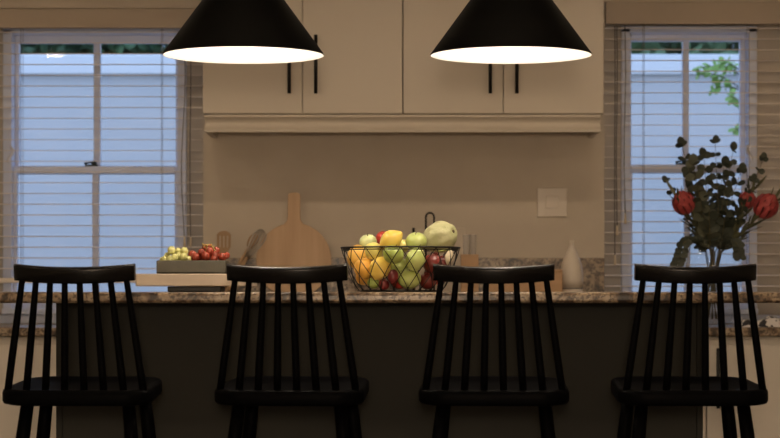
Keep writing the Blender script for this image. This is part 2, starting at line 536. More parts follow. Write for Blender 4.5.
# low worktops under the windows, high worktop between them
FY = 8.55
LXE, RXE = -0.80, 0.93
def worktop(x0, x1, ztop, y0, y1, label, th=0.036):
    t = thing('worktop', label, 'worktop', ((x0 + x1) / 2, (y0 + y1) / 2, ztop - th))
    MB().box(x0 - (x0 + x1) / 2, x1 - (x0 + x1) / 2, y0 - (y0 + y1) / 2, y1 - (y0 + y1) / 2, 0, th, 0.008, 3).build('slab', M['granite'], t)
    return t
worktop(-2.6, LXE - 0.002, LOW_TOP, FY, WY - 0.002, 'low granite worktop below the left window')
worktop(RXE + 0.002, 2.6, LOW_TOP, FY, WY - 0.002, 'low granite worktop below the right window, under the flower vase')
tw = worktop(LXE, RXE, HIGH_TOP, 8.50, WY - 0.002, 'granite worktop with a splashback between the two windows', 0.03)
c0 = (LXE + RXE) / 2
MB().box(X(203, WY) - c0, X(604, WY) - c0, WY - 0.026 - (8.50 + WY - 0.002) / 2, WY - 0.003 - (8.50 + WY - 0.002) / 2, 0.0305, Z(258, WY) - HIGH_TOP + 0.03, 0.002).build('splashback', M['granite'], tw)

def base_unit(x0, x1, top, label, fy, handle='l', drawers=0):
    u = thing('base_cabinet', label, 'cabinet', ((x0 + x1) / 2, fy, 0), 'cream base cabinets')
    hw = (x1 - x0) / 2 - 0.001
    MB().box(-hw, hw, 0.02, WY - fy - 0.01, 0.09, top - 0.002, 0.001).box(-hw, hw, 0.07, WY - fy - 0.02, 0.0, 0.09).build('body', M['cabinet'], u)
    d = MB().box(-hw + 0.0015, hw - 0.0015, 0, 0.019, 0.10, top - 0.035, 0.002).build('door', M['cabinet'], u)
    xx = (-hw + 0.042) if handle == 'l' else hw - 0.045
    z1 = Z(348, fy)
    z0 = Z(408, fy)
    m = MB().tube([(xx, -0.026, z0), (xx, -0.026, z1)], 0.0075, 12)
    for zz in (z0 + 0.02, z1 - 0.02):
        m.tube([(xx, -0.026, zz), (xx, 0.001, zz)], 0.0045, 8)
    m.build('handle', M['iron'], d)
    return u
LT, HT = LOW_TOP - 0.036, HIGH_TOP - 0.03
base_unit(-2.6, -1.95, LT, 'cream base cabinet below the left window, leftmost', 8.57)
base_unit(-1.95, -1.25, LT, 'cream base cabinet left of the kitchen island', 8.57, 'r')
base_unit(-1.25, LXE, LT, 'cream base cabinet behind the left end of the kitchen island', 8.57)
base_unit(LXE, -0.20, HT, 'tall cream base cabinet behind the island below the cutting board', 8.53)
base_unit(-0.20, 0.36, HT, 'tall cream base cabinet behind the middle of the island', 8.53)
base_unit(0.36, RXE, HT, 'tall cream base cabinet behind the island below the wall switch', 8.53)
xd = X(706.5, 8.57)
base_unit(RXE, xd, LT, 'cream base cabinet behind the right end of the island', 8.57, 'r')
base_unit(xd, xd + 0.45, LT, 'cream base cabinet with black bar handle right of the island', 8.57)
base_unit(xd + 0.45, 2.6, LT, 'cream base cabinet at the far right below the right window', 8.57, 'r')

# ------------------------------------------------------------------ island
IY0, IY1 = 6.45, 7.42
ITOP = Z(292.3, IY0)
isl = thing('kitchen_island', 'long charcoal kitchen island below the granite bar top', 'kitchen island', (0, 7.07, 0))
bx0, bx1, by0 = X(56, 6.76), X(703, 6.76), 6.76
MB().box(bx0 + 0.02, bx1 - 0.02, by0 + 0.006 - 7.07, 7.38 - 7.07, 0.0, ITOP - 0.034).build('body', M['island'], isl)
for a, c in ((bx0, bx0 + 0.019), (bx1 - 0.019, bx1)):
    MB().box(a, c, by0 - 7.07, 7.39 - 7.07, 0.0, ITOP - 0.034, 0.002).build('end_panel', M['island'], isl)
it = thing('island_top', 'long brown granite bar top that the fruit basket stands on', 'worktop', (0, 6.93, ITOP - 0.0325))
MB().box(-1.62, 1.62, IY0 - 6.93, IY1 - 6.93, 0, 0.0325, 0.010, 4).build('slab', M['granite'], it)

# ------------------------------------------------------------------ bar stools
def rrect(w, d, r, n=8, taper=0.0):
    pts = []
    for cx, cy, a0 in ((1, 1, 0), (-1, 1, 90), (-1, -1, 180), (1, -1, 270)):
        for i in range(n + 1):
            a = math.radians(a0 + 90 * i / n)
            x = cx * (w / 2 - r) + r * math.cos(a)
            y = cy * (d / 2 - r) + r * math.sin(a)
            pts.append((x * (1 - taper * (y / d + 0.5)), y))
    return pts
SEAT_H = 0.79
def seat_mesh():
    outl = rrect(0.431, 0.40, 0.085, 10, 0.07)
    rings = [(0.0, 0.0, 1), (0.35, -0.002, 1), (0.7, 0.000, 1), (0.90, 0.006, 1), (0.965, 0.006, 1), (0.99, 0.002, 1), (1.0, -0.006, 1), (1.0, -0.028, 1), (0.985, -0.035, 1), (0.94, -0.038, 1), (0.0, -0.038, 1)]
    vs, fs = [], []
    tilt = math.radians(3.6)
    n = len(outl)
    idx = []
    for s_, dz, _ in rings:
        if s_ == 0:
            idx.append([len(vs)] * n)
            vs.append((0, 0, SEAT_H + dz))
            continue
        idx.append(list(range(len(vs), len(vs) + n)))
        for x, y in outl:
            vs.append((x * s_, y * s_, SEAT_H + dz + y * s_ * math.tan(tilt)))
    for i in range(len(rings) - 1):
        for j in range(n):
            f = []
            for q in (idx[i][j], idx[i][(j + 1) % n], idx[i + 1][(j + 1) % n], idx[i + 1][j]):
                if q not in f:
                    f.append(q)
            if len(f) > 2:
                fs.append(f)
    return MB().add(vs, fs, True)
def make_stool():
    t = thing('bar_stool', 'x', 'bar stool', (0, 0, 0), 'black spindle-back bar stools at the island')
    seat_mesh().build('seat', M['black'], t)
    # legs
    for sx in (-1, 1):
        for y, ys in ((-0.115, -0.09), (0.16, 0.05)):
            top = Vector((sx * 0.143, y, SEAT_H - 0.036 + y * 0.063))
            k = 0.115
            pts, rad = [], []
            for i in range(9):
                q = i / 8
                z = top.z * (1 - q)
                pts.append((sx * (0.143 + 0.085 * q), y + ys * q, z))
                rad.append(0.0185 + 0.0035 * math.sin(min(q * 1.6, 1) * PI) - 0.004 * q)
            MB().tube(pts, rad, 14).build('leg', M['black'], t)
    # stretchers
    def at(sx, y, ys, z):
        q = 1 - z / (SEAT_H - 0.036)
        return Vector((sx * (0.143 + 0.085 * q), y + ys * q, z))
    for z, pr in ((0.30, ((-1, 0.16, 0.05), (1, 0.16, 0.05))), (0.36, ((-1, -0.115, -0.09), (1, -0.115, -0.09))),
                  (0.25, ((-1, -0.115, -0.09), (-1, 0.16, 0.05))), (0.25, ((1, -0.115, -0.09), (1, 0.16, 0.05)))):
        a, c = at(*pr[0], z), at(*pr[1], z)
        MB().tube([a, a.lerp(c, 0.5), c], [0.009, 0.012, 0.009], 10).build('stretcher', M['black'], t)
    # top rail: bowed, leaning back
    lean = math.radians(13)
    up = Vector((0, -math.sin(lean), math.cos(lean)))
    bk = Vector((0, -math.cos(lean), -math.sin(lean)))
    rc = Vector((0, -0.185, 1.109))
    L, H, T = 0.3395, 0.046, 0.026
    n = 24
    vs, fs = [], []
    sec = []
    for cx, cy, a0 in ((1, 1, 0), (-1, 1, 90), (-1, -1, 180), (1, -1, 270)):
        for i in range(4):
            a = math.radians(a0 + 30 * i)
            sec.append((cx * (T / 2 - 0.0075) + 0.0075 * math.cos(a), cy * (H / 2 - 0.0075) + 0.0075 * math.sin(a)))
    ks = len(sec)
    def rail(u):
        bow = 0.044 * (1 - (2 * u) ** 2)
        return rc + Vector((u * L, 0, 0)) + bk * (bow - 0.026)
    for i in range(n + 1):
        u = i / n - 0.5
        c = rail(u)
        for a, q in sec:
            vs.append(c + bk * a + up * q)
    for i in range(n):
        for j in range(ks):
            fs.append([i * ks + j, i * ks + (j + 1) % ks, (i + 1) * ks + (j + 1) % ks, (i + 1) * ks + j])
    mb = MB().add(vs, fs, True)
    mb.add(vs[:ks], [list(range(ks))]).add(vs[-ks:], [list(range(ks))])
    mb.build('top_rail', M['black_gloss'], t)
    for i in range(8):
        u = (i - 3.5) / 3.5
        a = Vector((u * 0.192, -0.150 - 0.018 * (1 - u * u), SEAT_H + 0.000 - 0.155 * math.tan(math.radians(3.6))))
        c = rail(u * 0.43) - up * 0.012
        pts = [a.lerp(c, q / 6) for q in range(7)]
        MB().tube(pts, [0.0105, 0.0108, 0.0108, 0.0104, 0.0098, 0.009, 0.0085], 12).build('spindle', M['black'], t)
    return t
st = make_stool()
stools = [(-0.876, -0.045, 'black spindle-back bar stool in front of the left window'),
          (-0.274, -0.085, 'black spindle-back bar stool in front of the round cutting board'),
          (0.2995, -0.055, 'black spindle-back bar stool in front of the right side of the fruit basket'),
          (0.852, 0.02, 'black spindle-back bar stool in front of the flower vase')]
for i, (x, rz, lab) in enumerate(stools):
    o = st if i == 0 else copy_tree(st)
    o.location = (x, 6.185, 0)
    o.rotation_euler = (0, 0, rz)
    o['label'] = lab

# ------------------------------------------------------------------ pendant lamps
LY = 6.55
def make_pendant():
    t = thing('pendant_lamp', 'x', 'lamp', (0, 0, 0), 'black cone pendant lamps over the island')   # origin at the rim centre
    R, Hh = 0.2446, 0.296
    a = MB().lathe([(R, 0.0), (R + 0.0015, 0.003), (0.030 + 0.0015, Hh), (0.028, Hh + 0.004), (0.0, Hh + 0.004)], 96)
    sh = a.build('shade', M['shade_out'], t)
    MB().lathe([(R, 0.0), (R - 0.0025, 0.001), (0.034, Hh - 0.012), (0.0, Hh - 0.012)], 96).build('lining', M['shade_in'], sh)
    MB().lathe([(0.0, Hh + 0.004), (0.024, Hh + 0.004), (0.024, Hh + 0.045), (0.014, Hh + 0.060), (0.0, Hh + 0.060)], 24).build('cap', M['iron'], t)
    MB().tube([(0, 0, 0.138), (0, 0, Hh - 0.012)], 0.017, 16).build('socket', M['shade_in'], t)
    bl = [(0.0, 0.045)]
    for i in range(1, 13):
        q = -PI / 2 + i / 12 * PI * 0.82
        bl.append((0.034 * math.cos(q), 0.079 + 0.034 * math.sin(q)))
    bl += [(0.014, 0.118), (0.014, 0.1375), (0.0, 0.1375)]
    MB().lathe(bl, 24).build('bulb', M['bulb'], t)
    zc = CEIL - Z(55.5, LY)
    MB().tube([(0, 0, Hh + 0.058), (0, 0, zc - 0.02)], 0.003, 8).build('cord', M['iron'], t)
    MB().lathe([(0.0, zc - 0.001), (0.055, zc - 0.001), (0.055, zc - 0.018), (0.045, zc - 0.024), (0.0, zc - 0.024)], 32).build('ceiling_rose', M['iron'], t)
    return t
pl = make_pendant()
for i, (px, lab) in enumerate(((243.5, 'black cone pendant lamp hanging left, over the grapes'), (511, 'black cone pendant lamp hanging right, above the wall switch'))):
    o = pl if i == 0 else copy_tree(pl)
    o.location = P(px, 55.5, LY)
    o['label'] = lab

# ceiling downlights over the aisle
def make_down(m):
    t = thing('ceiling_downlight', 'x', 'lamp', (0, 0, CEIL), 'round ceiling downlights')
    MB().lathe([(0.062, -0.001), (0.078, -0.001), (0.078, -0.010), (0.070, -0.014), (0.062, -0.012)], 32).build('trim_ring', M['plate'], t)
    MB().lathe([(0.0, -0.008), (0.0615, -0.008), (0.0615, -0.002), (0.0, -0.002)], 32).build('lens', m, t)
    return t
ORD = ('first', 'second', 'third', 'fourth', 'fifth', 'sixth', 'seventh')
for n_row, y_row, x_first, dx_row, mk, where in ((7, 7.67, -2.7, 0.9, 'down', 'over the aisle behind the island'), (5, 5.22, -2.157, 0.9, 'down_front', 'over the bar stools')):
    dl = make_down(M[mk])
    for i in range(n_row):
        o = dl if i == 0 else copy_tree(dl)
        o.location = (x_first + dx_row * i, y_row, CEIL)
        o['label'] = 'round white ceiling downlight ' + where + ', ' + ORD[i] + ' from the left'

# unseen glowing globe on a stand, added behind the viewer as soft fill light
gl = thing('added_fill_globe', 'opal globe on a stand, added as fill light behind the viewer', 'lamp', (0.0, -0.8, 0.0))
GZ = 1.40
MB().lathe([(0, GZ - 0.18)] + [(0.18 * math.cos(-PI / 2 + PI * i / 16), GZ + 0.18 * math.sin(-PI / 2 + PI * i / 16)) for i in range(1, 16)] + [(0, GZ + 0.18)], 32).build('globe', M['globe'], gl)
MB().tube([(0, 0, 0.02), (0, 0, GZ - 0.175)], 0.012, 12).build('pole', M['iron'], gl)
MB().lathe([(0.0, 0.001), (0.15, 0.001), (0.15, 0.015), (0.14, 0.021), (0.0, 0.022)], 32).build('base', M['iron'], gl)

# ------------------------------------------------------------------ window blinds
def blind(x0, x1, zt, zbot, ycent, label, ladders, cords, rail_z, tilt):
    t = thing('window_blind', label, 'blind', ((x0 + x1) / 2, ycent, zbot), 'wooden window blinds')
    cx, hw = (x0 + x1) / 2, (x1 - x0) / 2
    val_b, val_t = zt
    MB().box(-hw, hw, -0.052, -0.036, val_b - zbot, val_t - zbot, 0.003).build('valance', M['valance'], t)
    MB().box(-hw, hw, -0.03, 0.03, val_b + 0.02 - zbot, val_b + 0.06 - zbot, 0.002).build('head_rail', M['slat'], t)
    s = MB()
    z = val_b - 0.012
    pitch = 0.0460
    while z > rail_z + 0.02:
        s.box(-hw, hw, -0.025, 0.025, -0.0013, 0.0013, mtx=Matrix.Translation((0, 0, z - zbot)) @ Matrix.Rotation(math.radians(tilt), 4, 'X'))
        z -= pitch
    s.build('slats', M['slat'], t)
    MB().box(-hw, hw, -0.026, 0.026, rail_z - zbot - 0.011, rail_z - zbot + 0.011, 0.003).build('bottom_rail', M['slat'], t)
    for lx in ladders:
        l = MB()
        for yy in (-0.0265, 0.0265):
            l.tube([(lx - cx, yy, rail_z - zbot), (lx - cx, yy, val_b + 0.02 - zbot)], 0.0011, 6)
        l.build('ladder_cord', M['cord'], t)
    for (lx, zz, wob) in cords:
        pts = []
        for i in range(13):
            q = i / 12
            pts.append((lx - cx + wob * math.sin(q * 7), -0.034, val_b - 0.005 - zbot + (zz - val_b) * q))
        c = MB().tube(pts, 0.0016, 6).build('pull_cord', M['dark_cord'], t)
        e = pts[-1]
        MB().lathe([(0.0, 0.010), (0.003, 0.010), (0.0055, -0.028), (0.0065, -0.032), (0.0, -0.034)], 12, Matrix.Translation(e)).build('tassel', M['tassel'], c)
    return t
YB = 9.205
blind(LX0 + 0.008, LX1 - 0.006, (Z(29.5, YB), Z(10, YB)), Z(284, YB), YB, 'pale wooden slatted blind over the left window',
      (X(22, YB), X(162, YB)), ((X(184, YB), Z(238, YB), 0.008), (X(191, YB), Z(238, YB), 0.002)), Z(280.5, YB), 4)
blind(RX0 + 0.006, RX1 - 0.008, (Z(25.5, YB), Z(3.5, YB)), LOW_TOP + 0.06, YB, 'pale wooden slatted blind over the right window behind the flowers',
      (X(643.5, YB), X(748, YB)), ((X(624, YB), Z(215, YB), 0.003), (X(616, YB), Z(227, YB), 0.002), (X(614, YB), Z(256, YB), 0.001)), LOW_TOP + 0.12, 4)

# ------------------------------------------------------------------ wall switch
sp = thing('wall_switch', 'square white wall switch on the wall beside the right window', 'switch', (X(552, WY), WY, Z(217, WY)))
hs = 15 / 235.0
MB().box(-hs, hs, -0.009, -0.0005, 0, hs * 2 * 0.97, 0.003).build('plate', M['plate'], sp)
q = MB().box(-0.027, 0.027, -0.0125, -0.009, 0.036, 0.09, 0.002)
q.build('rocker', M['plate'], sp)

# ------------------------------------------------------------------ things on the middle worktop
HTZ = HIGH_TOP
def lean_m(x, y, ang, z=HTZ, tw=0.0):
    return Matrix.Translation((x, y, z)) @ Matrix.Rotation(tw, 4, 'Y') @ Matrix.Rotation(-ang, 4, 'X')

# round cutting board with a paddle handle
Yb = 9.07
r_ = 37.5 * Yb / FPX
cut = thing('cutting_board', 'round wooden cutting board with paddle handle leaning on the wall', 'cutting board', (X(294, Yb), Yb - 0.03, HTZ + 0.001))
poly = []
hh = 0.0265
a0 = math.asin(hh / r_)
zc = r_
for i in range(65):
    a = PI / 2 + a0 + 0.10 + (2 * PI - 2 * a0 - 0.20) * i / 64
    poly.append((r_ * math.cos(a), zc + r_ * math.sin(a)))
ztop = Z(192.5, Yb) - HTZ
jz = zc + r_ * math.cos(a0)
poly += [(hh + 0.003, jz + 0.012), (hh, jz + 0.03), (hh, ztop - 0.012)]
for i in range(7):
    a = i / 6 * PI
    poly.append((hh * math.cos(a), ztop - 0.012 + 0.013 * math.sin(a)))
poly += [(-hh, jz + 0.03), (-hh - 0.003, jz + 0.012)]
cb = MB().prism(poly, -0.009, 0.009, 0.003).build('board', M['board'], cut)
cb.rotation_euler = (math.radians(-5.5), 0, 0)
cb.location = (0, -0.001, 0.001)

def head_outline(w, l, z0):
    pts = []
    for i in range(25):
        a = i / 24 * PI
        pts.append((w / 2 * math.cos(a), z0 + l * 0.55 + l * 0.45 * math.sin(a)))
    return pts
# slotted spatula: head with three slots
sl = thing('slotted_spatula', 'slotted wooden spatula standing against the wall behind the red grapes', 'spatula', (X(224, 9.08), 9.055, HTZ + 0.001))
zt = Z(231, 9.08) - HTZ
zh = zt - 0.095
hb = MB()
W = 0.060
nx = [(-W / 2, -0.0155), (-0.0105, -0.0055), (-0.0005, 0.0005)]
# lower web, four fingers, top cap
hb.prism([(-0.009, zh - 0.02), (0.009, zh - 0.02), (W / 2 - 0.004, zh + 0.025), (-W / 2 + 0.004, zh + 0.025)], -0.003, 0.003, 0.001)
for a, c in ((-0.029, -0.0185), (-0.0125, -0.003), (0.003, 0.0125), (0.0185, 0.029)):
    hb.prism([(a, zh + 0.024), (c, zh + 0.024), (c, zh + 0.076), (a, zh + 0.076)], -0.003, 0.003)
hb.prism([(x, z - 0.0) for x, z in [(W / 2 * math.cos(i / 20 * PI), zh + 0.074 + 0.021 * math.sin(i / 20 * PI)) for i in range(21)]], -0.003, 0.003, 0.001)
hd = hb.build('head', M['spoon'], sl)
hn = MB().tube([(0, 0, 0), (0, 0, zh * 0.5), (0, 0, zh - 0.005)], [0.008, 0.0085, 0.0075], 12).build('handle', M['spoon'], sl)
for o in (hd, hn):
    o.rotation_euler = (math.radians(-3.5), 0, 0)
# whisk, leaning on the left edge of the cutting board
YK = 8.955
kb = P(223, 298, YK)
wk = thing('whisk', 'wire whisk with wooden handle leaning on the left edge of the cutting board', 'whisk', (kb.x, YK, HTZ + 0.001))
tipk = P(264, 229, YK + 0.035) - kb
axis = tipk.normalized()
Lt = tipk.length
Lh = Lt * 0.60
Lw = Lt - Lh
side = axis.cross(Vector((0, 1, 0))).normalized()
fw = side.cross(axis).normalized()
MB().tube([axis * 0.010, axis * 0.05, axis * Lh], [0.0085, 0.010, 0.0070], 12).build('handle', M['spoon'], wk)
wires = MB()
for k in range(6):
    a = k / 6 * PI
    dr = side * math.cos(a) + fw * math.sin(a)
    pts = []
    for i in range(25):
        q = i / 24                       # one wire: out along one side and back along the other
        ph = q * PI
        h = Lh - 0.006 + Lw * math.sin(ph) ** 0.8
        wd = 0.040 * math.cos(ph) * (0.22 + 1.05 * math.sin(ph) ** 0.9)
        pts.append(axis * h + dr * wd)
    wires.tube(pts, 0.0014, 6)
wires.build('wires', M['steel'], wk)
# wooden spoon just behind the whisk
sb_ = P(219, 298, 9.02)
sn = thing('wooden_spoon', 'wooden spoon leaning just behind the wire whisk', 'spoon', (sb_.x, 9.02, HTZ + 0.001))
v2 = P(257, 234, 9.05) - sb_
ax2 = v2.normalized()
l2 = v2.length
spn = MB().tube([ax2 * 0.008, ax2 * l2 * 0.5, ax2 * (l2 - 0.06)], [0.0075, 0.007, 0.0065], 10)
spn.build('handle', M['spoon'], sn)
bowl = MB()
sd = ax2.cross(Vector((0, 1, 0))).normalized()
f2 = sd.cross(ax2)
R3 = Matrix((sd, f2, ax2)).transposed().to_4x4()
bowl.lathe([(0.0, -0.036), (0.012, -0.031), (0.019, -0.015), (0.0215, 0.003), (0.018, 0.02), (0.010, 0.030), (0.0, 0.034)], 20, Matrix.Translation(ax2 * (l2 - 0.034)) @ R3 @ Matrix.Diagonal((1, 0.35, 1, 1)))
bowl.build('bowl', M['spoon'], sn)

# wire holder with pale papers
Yh = 9.0
wh = thing('paper_holder', 'black wire holder with a loop handle and pale papers behind the melon', 'holder', (X(437, Yh), Yh, HTZ))
hw = X(465, Yh) - X(437, Yh)
px0 = X(413, Yh) - X(437, Yh)
MB().box(px0 + 0.012, hw, -0.012, 0.012, 0.006, Z(228, Yh) - HTZ, 0.002).build('papers', M['paper'], wh)
wr = MB()
zz = Z(213, Yh) - HTZ
lx0, lx1 = X(425.8, Yh) - X(437, Yh), X(434, Yh) - X(437, Yh)
lc, lr_ = (lx0 + lx1) / 2, (lx1 - lx0) / 2
loop = [(lx0, -0.02, 0.004), (lx0, -0.02, zz - lr_)] + [(lc - lr_ * math.cos(i / 10 * PI), -0.02, zz - lr_ + lr_ * math.sin(i / 10 * PI)) for i in range(1, 10)] + [(lx1, -0.02, zz - lr_), (lx1, -0.02, 0.004)]
wr.tube(loop, 0.0042, 10)
wr.build('loop', M['iron'], wh)
w2 = MB()
xq = X(413.5, Yh) - X(437, Yh)
w2.tube([(xq, -0.02, 0.004), (xq, -0.02, Z(228, Yh) - HTZ)], 0.0055, 10)
w2.tube([(xq, -0.02, 0.004), (hw + 0.005, -0.02, 0.004), (hw + 0.005, 0.02, 0.004), (xq, 0.02, 0.004)], 0.004, 8, closed=True)
w2.build('wire_base', M['iron'], wh)

# wooden caddy with two tumblers, wooden box
Yc = 8.85
cx_ = X(469.5, Yc)
cz = Z(261, Yc) - HTZ
cad = thing('wooden_caddy', 'small wooden caddy holding two clear tumblers by the basket', 'caddy', (cx_, Yc, HTZ))
MB().box(-0.036, 0.036, -0.04, 0.04, 0.0, 0.012, 0.002).build('base', M['box'], cad)
ztop = Z(254.5, Yc) - HTZ
for sy in (-0.036, 0.036):
    MB().box(-0.036, 0.036, sy - 0.004, sy + 0.004, 0.012, ztop, 0.0015).build('side', M['box'], cad)
for sx in (-0.032, 0.032):
    MB().box(sx - 0.004, sx + 0.004, -0.032, 0.032, 0.012, ztop, 0.0015).build('end', M['box'], cad)
zg = Z(234.5, Yc) - HTZ
tb = thing('tumbler', 'tall clear tumbler on the left in the small wooden caddy', 'glass', (cx_ - 0.0135, Yc - 0.014, HTZ + 0.0125), 'tumblers in the wooden caddy')
hg = zg - 0.0125
MB().lathe([(0.0, 0.0), (0.0095, 0.0), (0.0155, hg), (0.0135, hg), (0.0080, 0.008), (0.0, 0.008)], 24).build('cup', M['tumbler'], tb)
tb2 = copy_tree(tb)
tb2.location = (cx_ + 0.0145, Yc + 0.013, HTZ + 0.0125)
tb2['label'] = 'tall clear tumbler on the right in the small wooden caddy'

Yx = 8.8
bxw = (X(561, Yx) - X(487, Yx)) / 2
bb = thing('bread_box', 'tan wooden box on the worktop beside the white ceramic bottle', 'box', (X(524, Yx), Yx, HTZ))
hbx = Z(269.5, Yx) - HTZ
MB().box(-bxw, bxw, -0.08, 0.08, 0.0005, hbx - 0.012, 0.003).build('body', M['box'], bb)
lid = MB().box(-bxw, bxw, -0.08, 0.08, hbx - 0.0115, hbx, 0.003).build('lid', M['box'], bb)
MB().lathe([(0, hbx), (0.006, hbx), (0.006, hbx + 0.004), (0.0, hbx + 0.006)], 12).build('knob', M['box'], lid)

Yv = 8.86
cv = thing('ceramic_bottle', 'slim white ceramic bottle with a narrow neck by the right window', 'bottle', (X(571.5, Yv), Yv, HTZ))
k = Yv / FPX
def zz_(py): return Z(py, Yv) - HTZ
prof = [(0, 0.0), (10.6 * k, 0.0), (11 * k, 0.004), (11 * k, zz_(289))]
MB().lathe(prof + [(0, zz_(289))], 40).build('base_ring', M['ceramic'], cv)
MB().lathe([(0, zz_(289) - 0.0), (11.15 * k, zz_(289)), (11.15 * k, zz_(287.9)), (0, zz_(288))], 40).build('joint', M['ceramic_line'], cv)
body = [(0, zz_(288)), (11.2 * k, zz_(288)), (11.6 * k, zz_(280)), (11.4 * k, zz_(272)), (10.2 * k, zz_(265)), (8.0 * k, zz_(258)), (5.2 * k, zz_(251.5)), (3.2 * k, zz_(247.5)),
        (2.3 * k, zz_(244)), (2.3 * k, zz_(240)), (1.5 * k, zz_(240)), (1.2 * k, zz_(246)), (0, zz_(246))]
MB().lathe(body, 40).build('body', M['ceramic'], cv)

# ------------------------------------------------------------------ serving stand, tray, grapes
YI = 6.9
KI = YI / FPX
IT = ITOP
ss = thing('serving_stand', 'pale wooden slab raised on a dark foot on the island', 'serving stand', (X(197.5, YI), YI, IT))
zs0, zs1 = Z(286.3, YI) - IT, Z(274, YI) - IT
w_ = 58.3 * (YI - 0.13) / FPX
MB().box(-w_, w_, -0.13, 0.13, zs0, zs1, 0.003).build('slab', M['slab'], ss)
fx = X(196.5, YI) - X(197.5, YI)
MB().box(fx - 26.5 * KI, fx + 26.5 * KI, -0.08, 0.08, 0.0005, zs0 - 0.0005, 0.003).build('foot', M['foot'], ss)
TZ = IT + zs1
tx = X(193.4, YI)
th = Z(260.8, YI) - TZ
tw_ = 34.9 * (YI - 0.075) / FPX
tr = thing('serving_tray', 'dark olive rectangular dish holding the grapes', 'dish', (tx, YI, TZ + 0.0005))
q = MB()
q.box(-tw_, tw_, -0.075, 0.075, 0, 0.008, 0.003)
q.box(-tw_, tw_, -0.075, -0.067, 0.0, th, 0.003)
q.box(-tw_, tw_, 0.067, 0.075, 0.0, th, 0.003)
q.box(-tw_, -tw_ + 0.008, -0.073, 0.073, 0.0, th, 0.003)
q.box(tw_ - 0.008, tw_, -0.073, 0.073, 0.0, th, 0.003)
q.build('dish', M['tray'], tr)
def grape_mesh(m, nm):
    mb = MB().lathe([(0, -1.08)] + [(math.cos(a) * 1.0, 1.08 * math.sin(a)) for a in [(-PI / 2 + PI * i / 12) for i in range(1, 12)]] + [(0, 1.08)], 18)
    return mb, m, nm
def bunch(label, cx, pts, hidden, m, group=None):
    base = Vector((cx, YI, TZ + 0.0095))
    t = thing('grape_bunch', label, 'grapes', base)
    proto = None
    for (px, py, rpx, dy) in pts + hidden:
        y = YI + dy
        c = Vector((X(px, y), y, Z(py, y))) - base
        r = rpx * KI
        if proto is None:
            proto = MB().lathe([(0, -1.06)] + [(math.cos(a), 1.06 * math.sin(a)) for a in [(-PI / 2 + PI * i / 12) for i in range(1, 12)]] + [(0, 1.06)], 18).build('grape', m, t)
            o = proto
        else:
            o = proto.copy()
            COL.objects.link(o)
            o.parent = t
        o.location = c
        o.scale = (r, r, r)
        o.rotation_euler = (random.uniform(-0.7, 0.7), random.uniform(-0.7, 0.7), 0)
    return t, base
gpx = lambda x, y, r: (150 + x / 6.256, 230 + y / 6.256, r / 6.256)
green = [(*gpx(135, 128, 26), -0.01), (*gpx(176, 133, 22), 0.012), (*gpx(215, 132, 25), -0.008), (*gpx(108, 160, 20), 0.004), (*gpx(155, 172, 24), -0.03), (*gpx(90, 184, 22), -0.035),
         (*gpx(210, 168, 24), -0.034), (*gpx(183, 160, 22), -0.008), (*gpx(125, 184, 24), -0.04), (*gpx(240, 184, 22), -0.02), (*gpx(80, 188, 20), 0.0)]
hid = [(*gpx(x, y, 25), d) for x, y, d in ((100, 215, -0.03), (150, 215, -0.028), (200, 215, -0.03), (125, 205, 0.01), (175, 200, 0.008), (225, 205, 0.012), (150, 225, 0.035), (200, 220, 0.04), (100, 225, 0.04), (125, 240, -0.01), (185, 240, -0.01))]
gb, gbase = bunch('bunch of pale green grapes in the left half of the dark dish', X(176, YI), green, hid, M['green_grape'])
MB().tube([P(165, 266, YI) - gbase, P(170, 258, YI) - gbase, P(176, 250, YI) - gbase, P(180, 251, YI + 0.01) - gbase], 0.002, 8).build('stem', M['grape_stem'], gb)
red = [(*gpx(265, 153, 26), -0.01), (*gpx(285, 170, 27), -0.035), (*gpx(322, 140, 23), -0.03), (*gpx(350, 165, 27), -0.04), (*gpx(373, 132, 24), -0.032), (*gpx(345, 110, 21), 0.0),
       (*gpx(410, 157, 26), -0.036), (*gpx(415, 130, 24), 0.004), (*gpx(453, 168, 26), -0.034), (*gpx(480, 160, 21), -0.008), (*gpx(375, 105, 18), 0.016), (*gpx(310, 165, 24), -0.004), (*gpx(400, 180, 22), -0.042)]
hid = [(*gpx(x, y, 26), d) for x, y, d in ((275, 215, -0.03), (325, 212, -0.03), (375, 212, -0.03), (425, 212, -0.028), (300, 210, 0.012), (350, 205, 0.01), (400, 205, 0.01), (440, 212, 0.014), (330, 225, 0.04), (390, 225, 0.04), (350, 170, 0.02), (395, 150, 0.02), (350, 240, -0.01), (410, 240, -0.008), (300, 240, -0.008))]
rb_, rbase = bunch('bunch of red grapes with olive stems in the right half of the dark dish', X(209, YI), red, hid, M['red_grape'])
s = MB()
gp = lambda x, y, d=0.0: P(150 + x / 6.256, 230 + y / 6.256, YI + d) - rbase
s.tube([gp(325, 84, -0.01), gp(340, 98, -0.01), gp(360, 92, -0.012), gp(385, 100, -0.012), gp(400, 118, -0.012), gp(412, 135, -0.01)], 0.0019, 8)
s.tube([gp(385, 100, -0.012), gp(382, 86, -0.015)], 0.0017, 8)
s.tube([gp(400, 118, -0.012), gp(402, 95, -0.012)], 0.0017, 8)
s.tube([gp(360, 92, -0.012), gp(350, 130, -0.01), gp(340, 165, 0.0)], 0.0017, 8)
s.tube([gp(340, 98, -0.01), gp(332, 112, -0.012)], 0.0017, 8)
s.build('stem', M['grape_stem'], rb_)

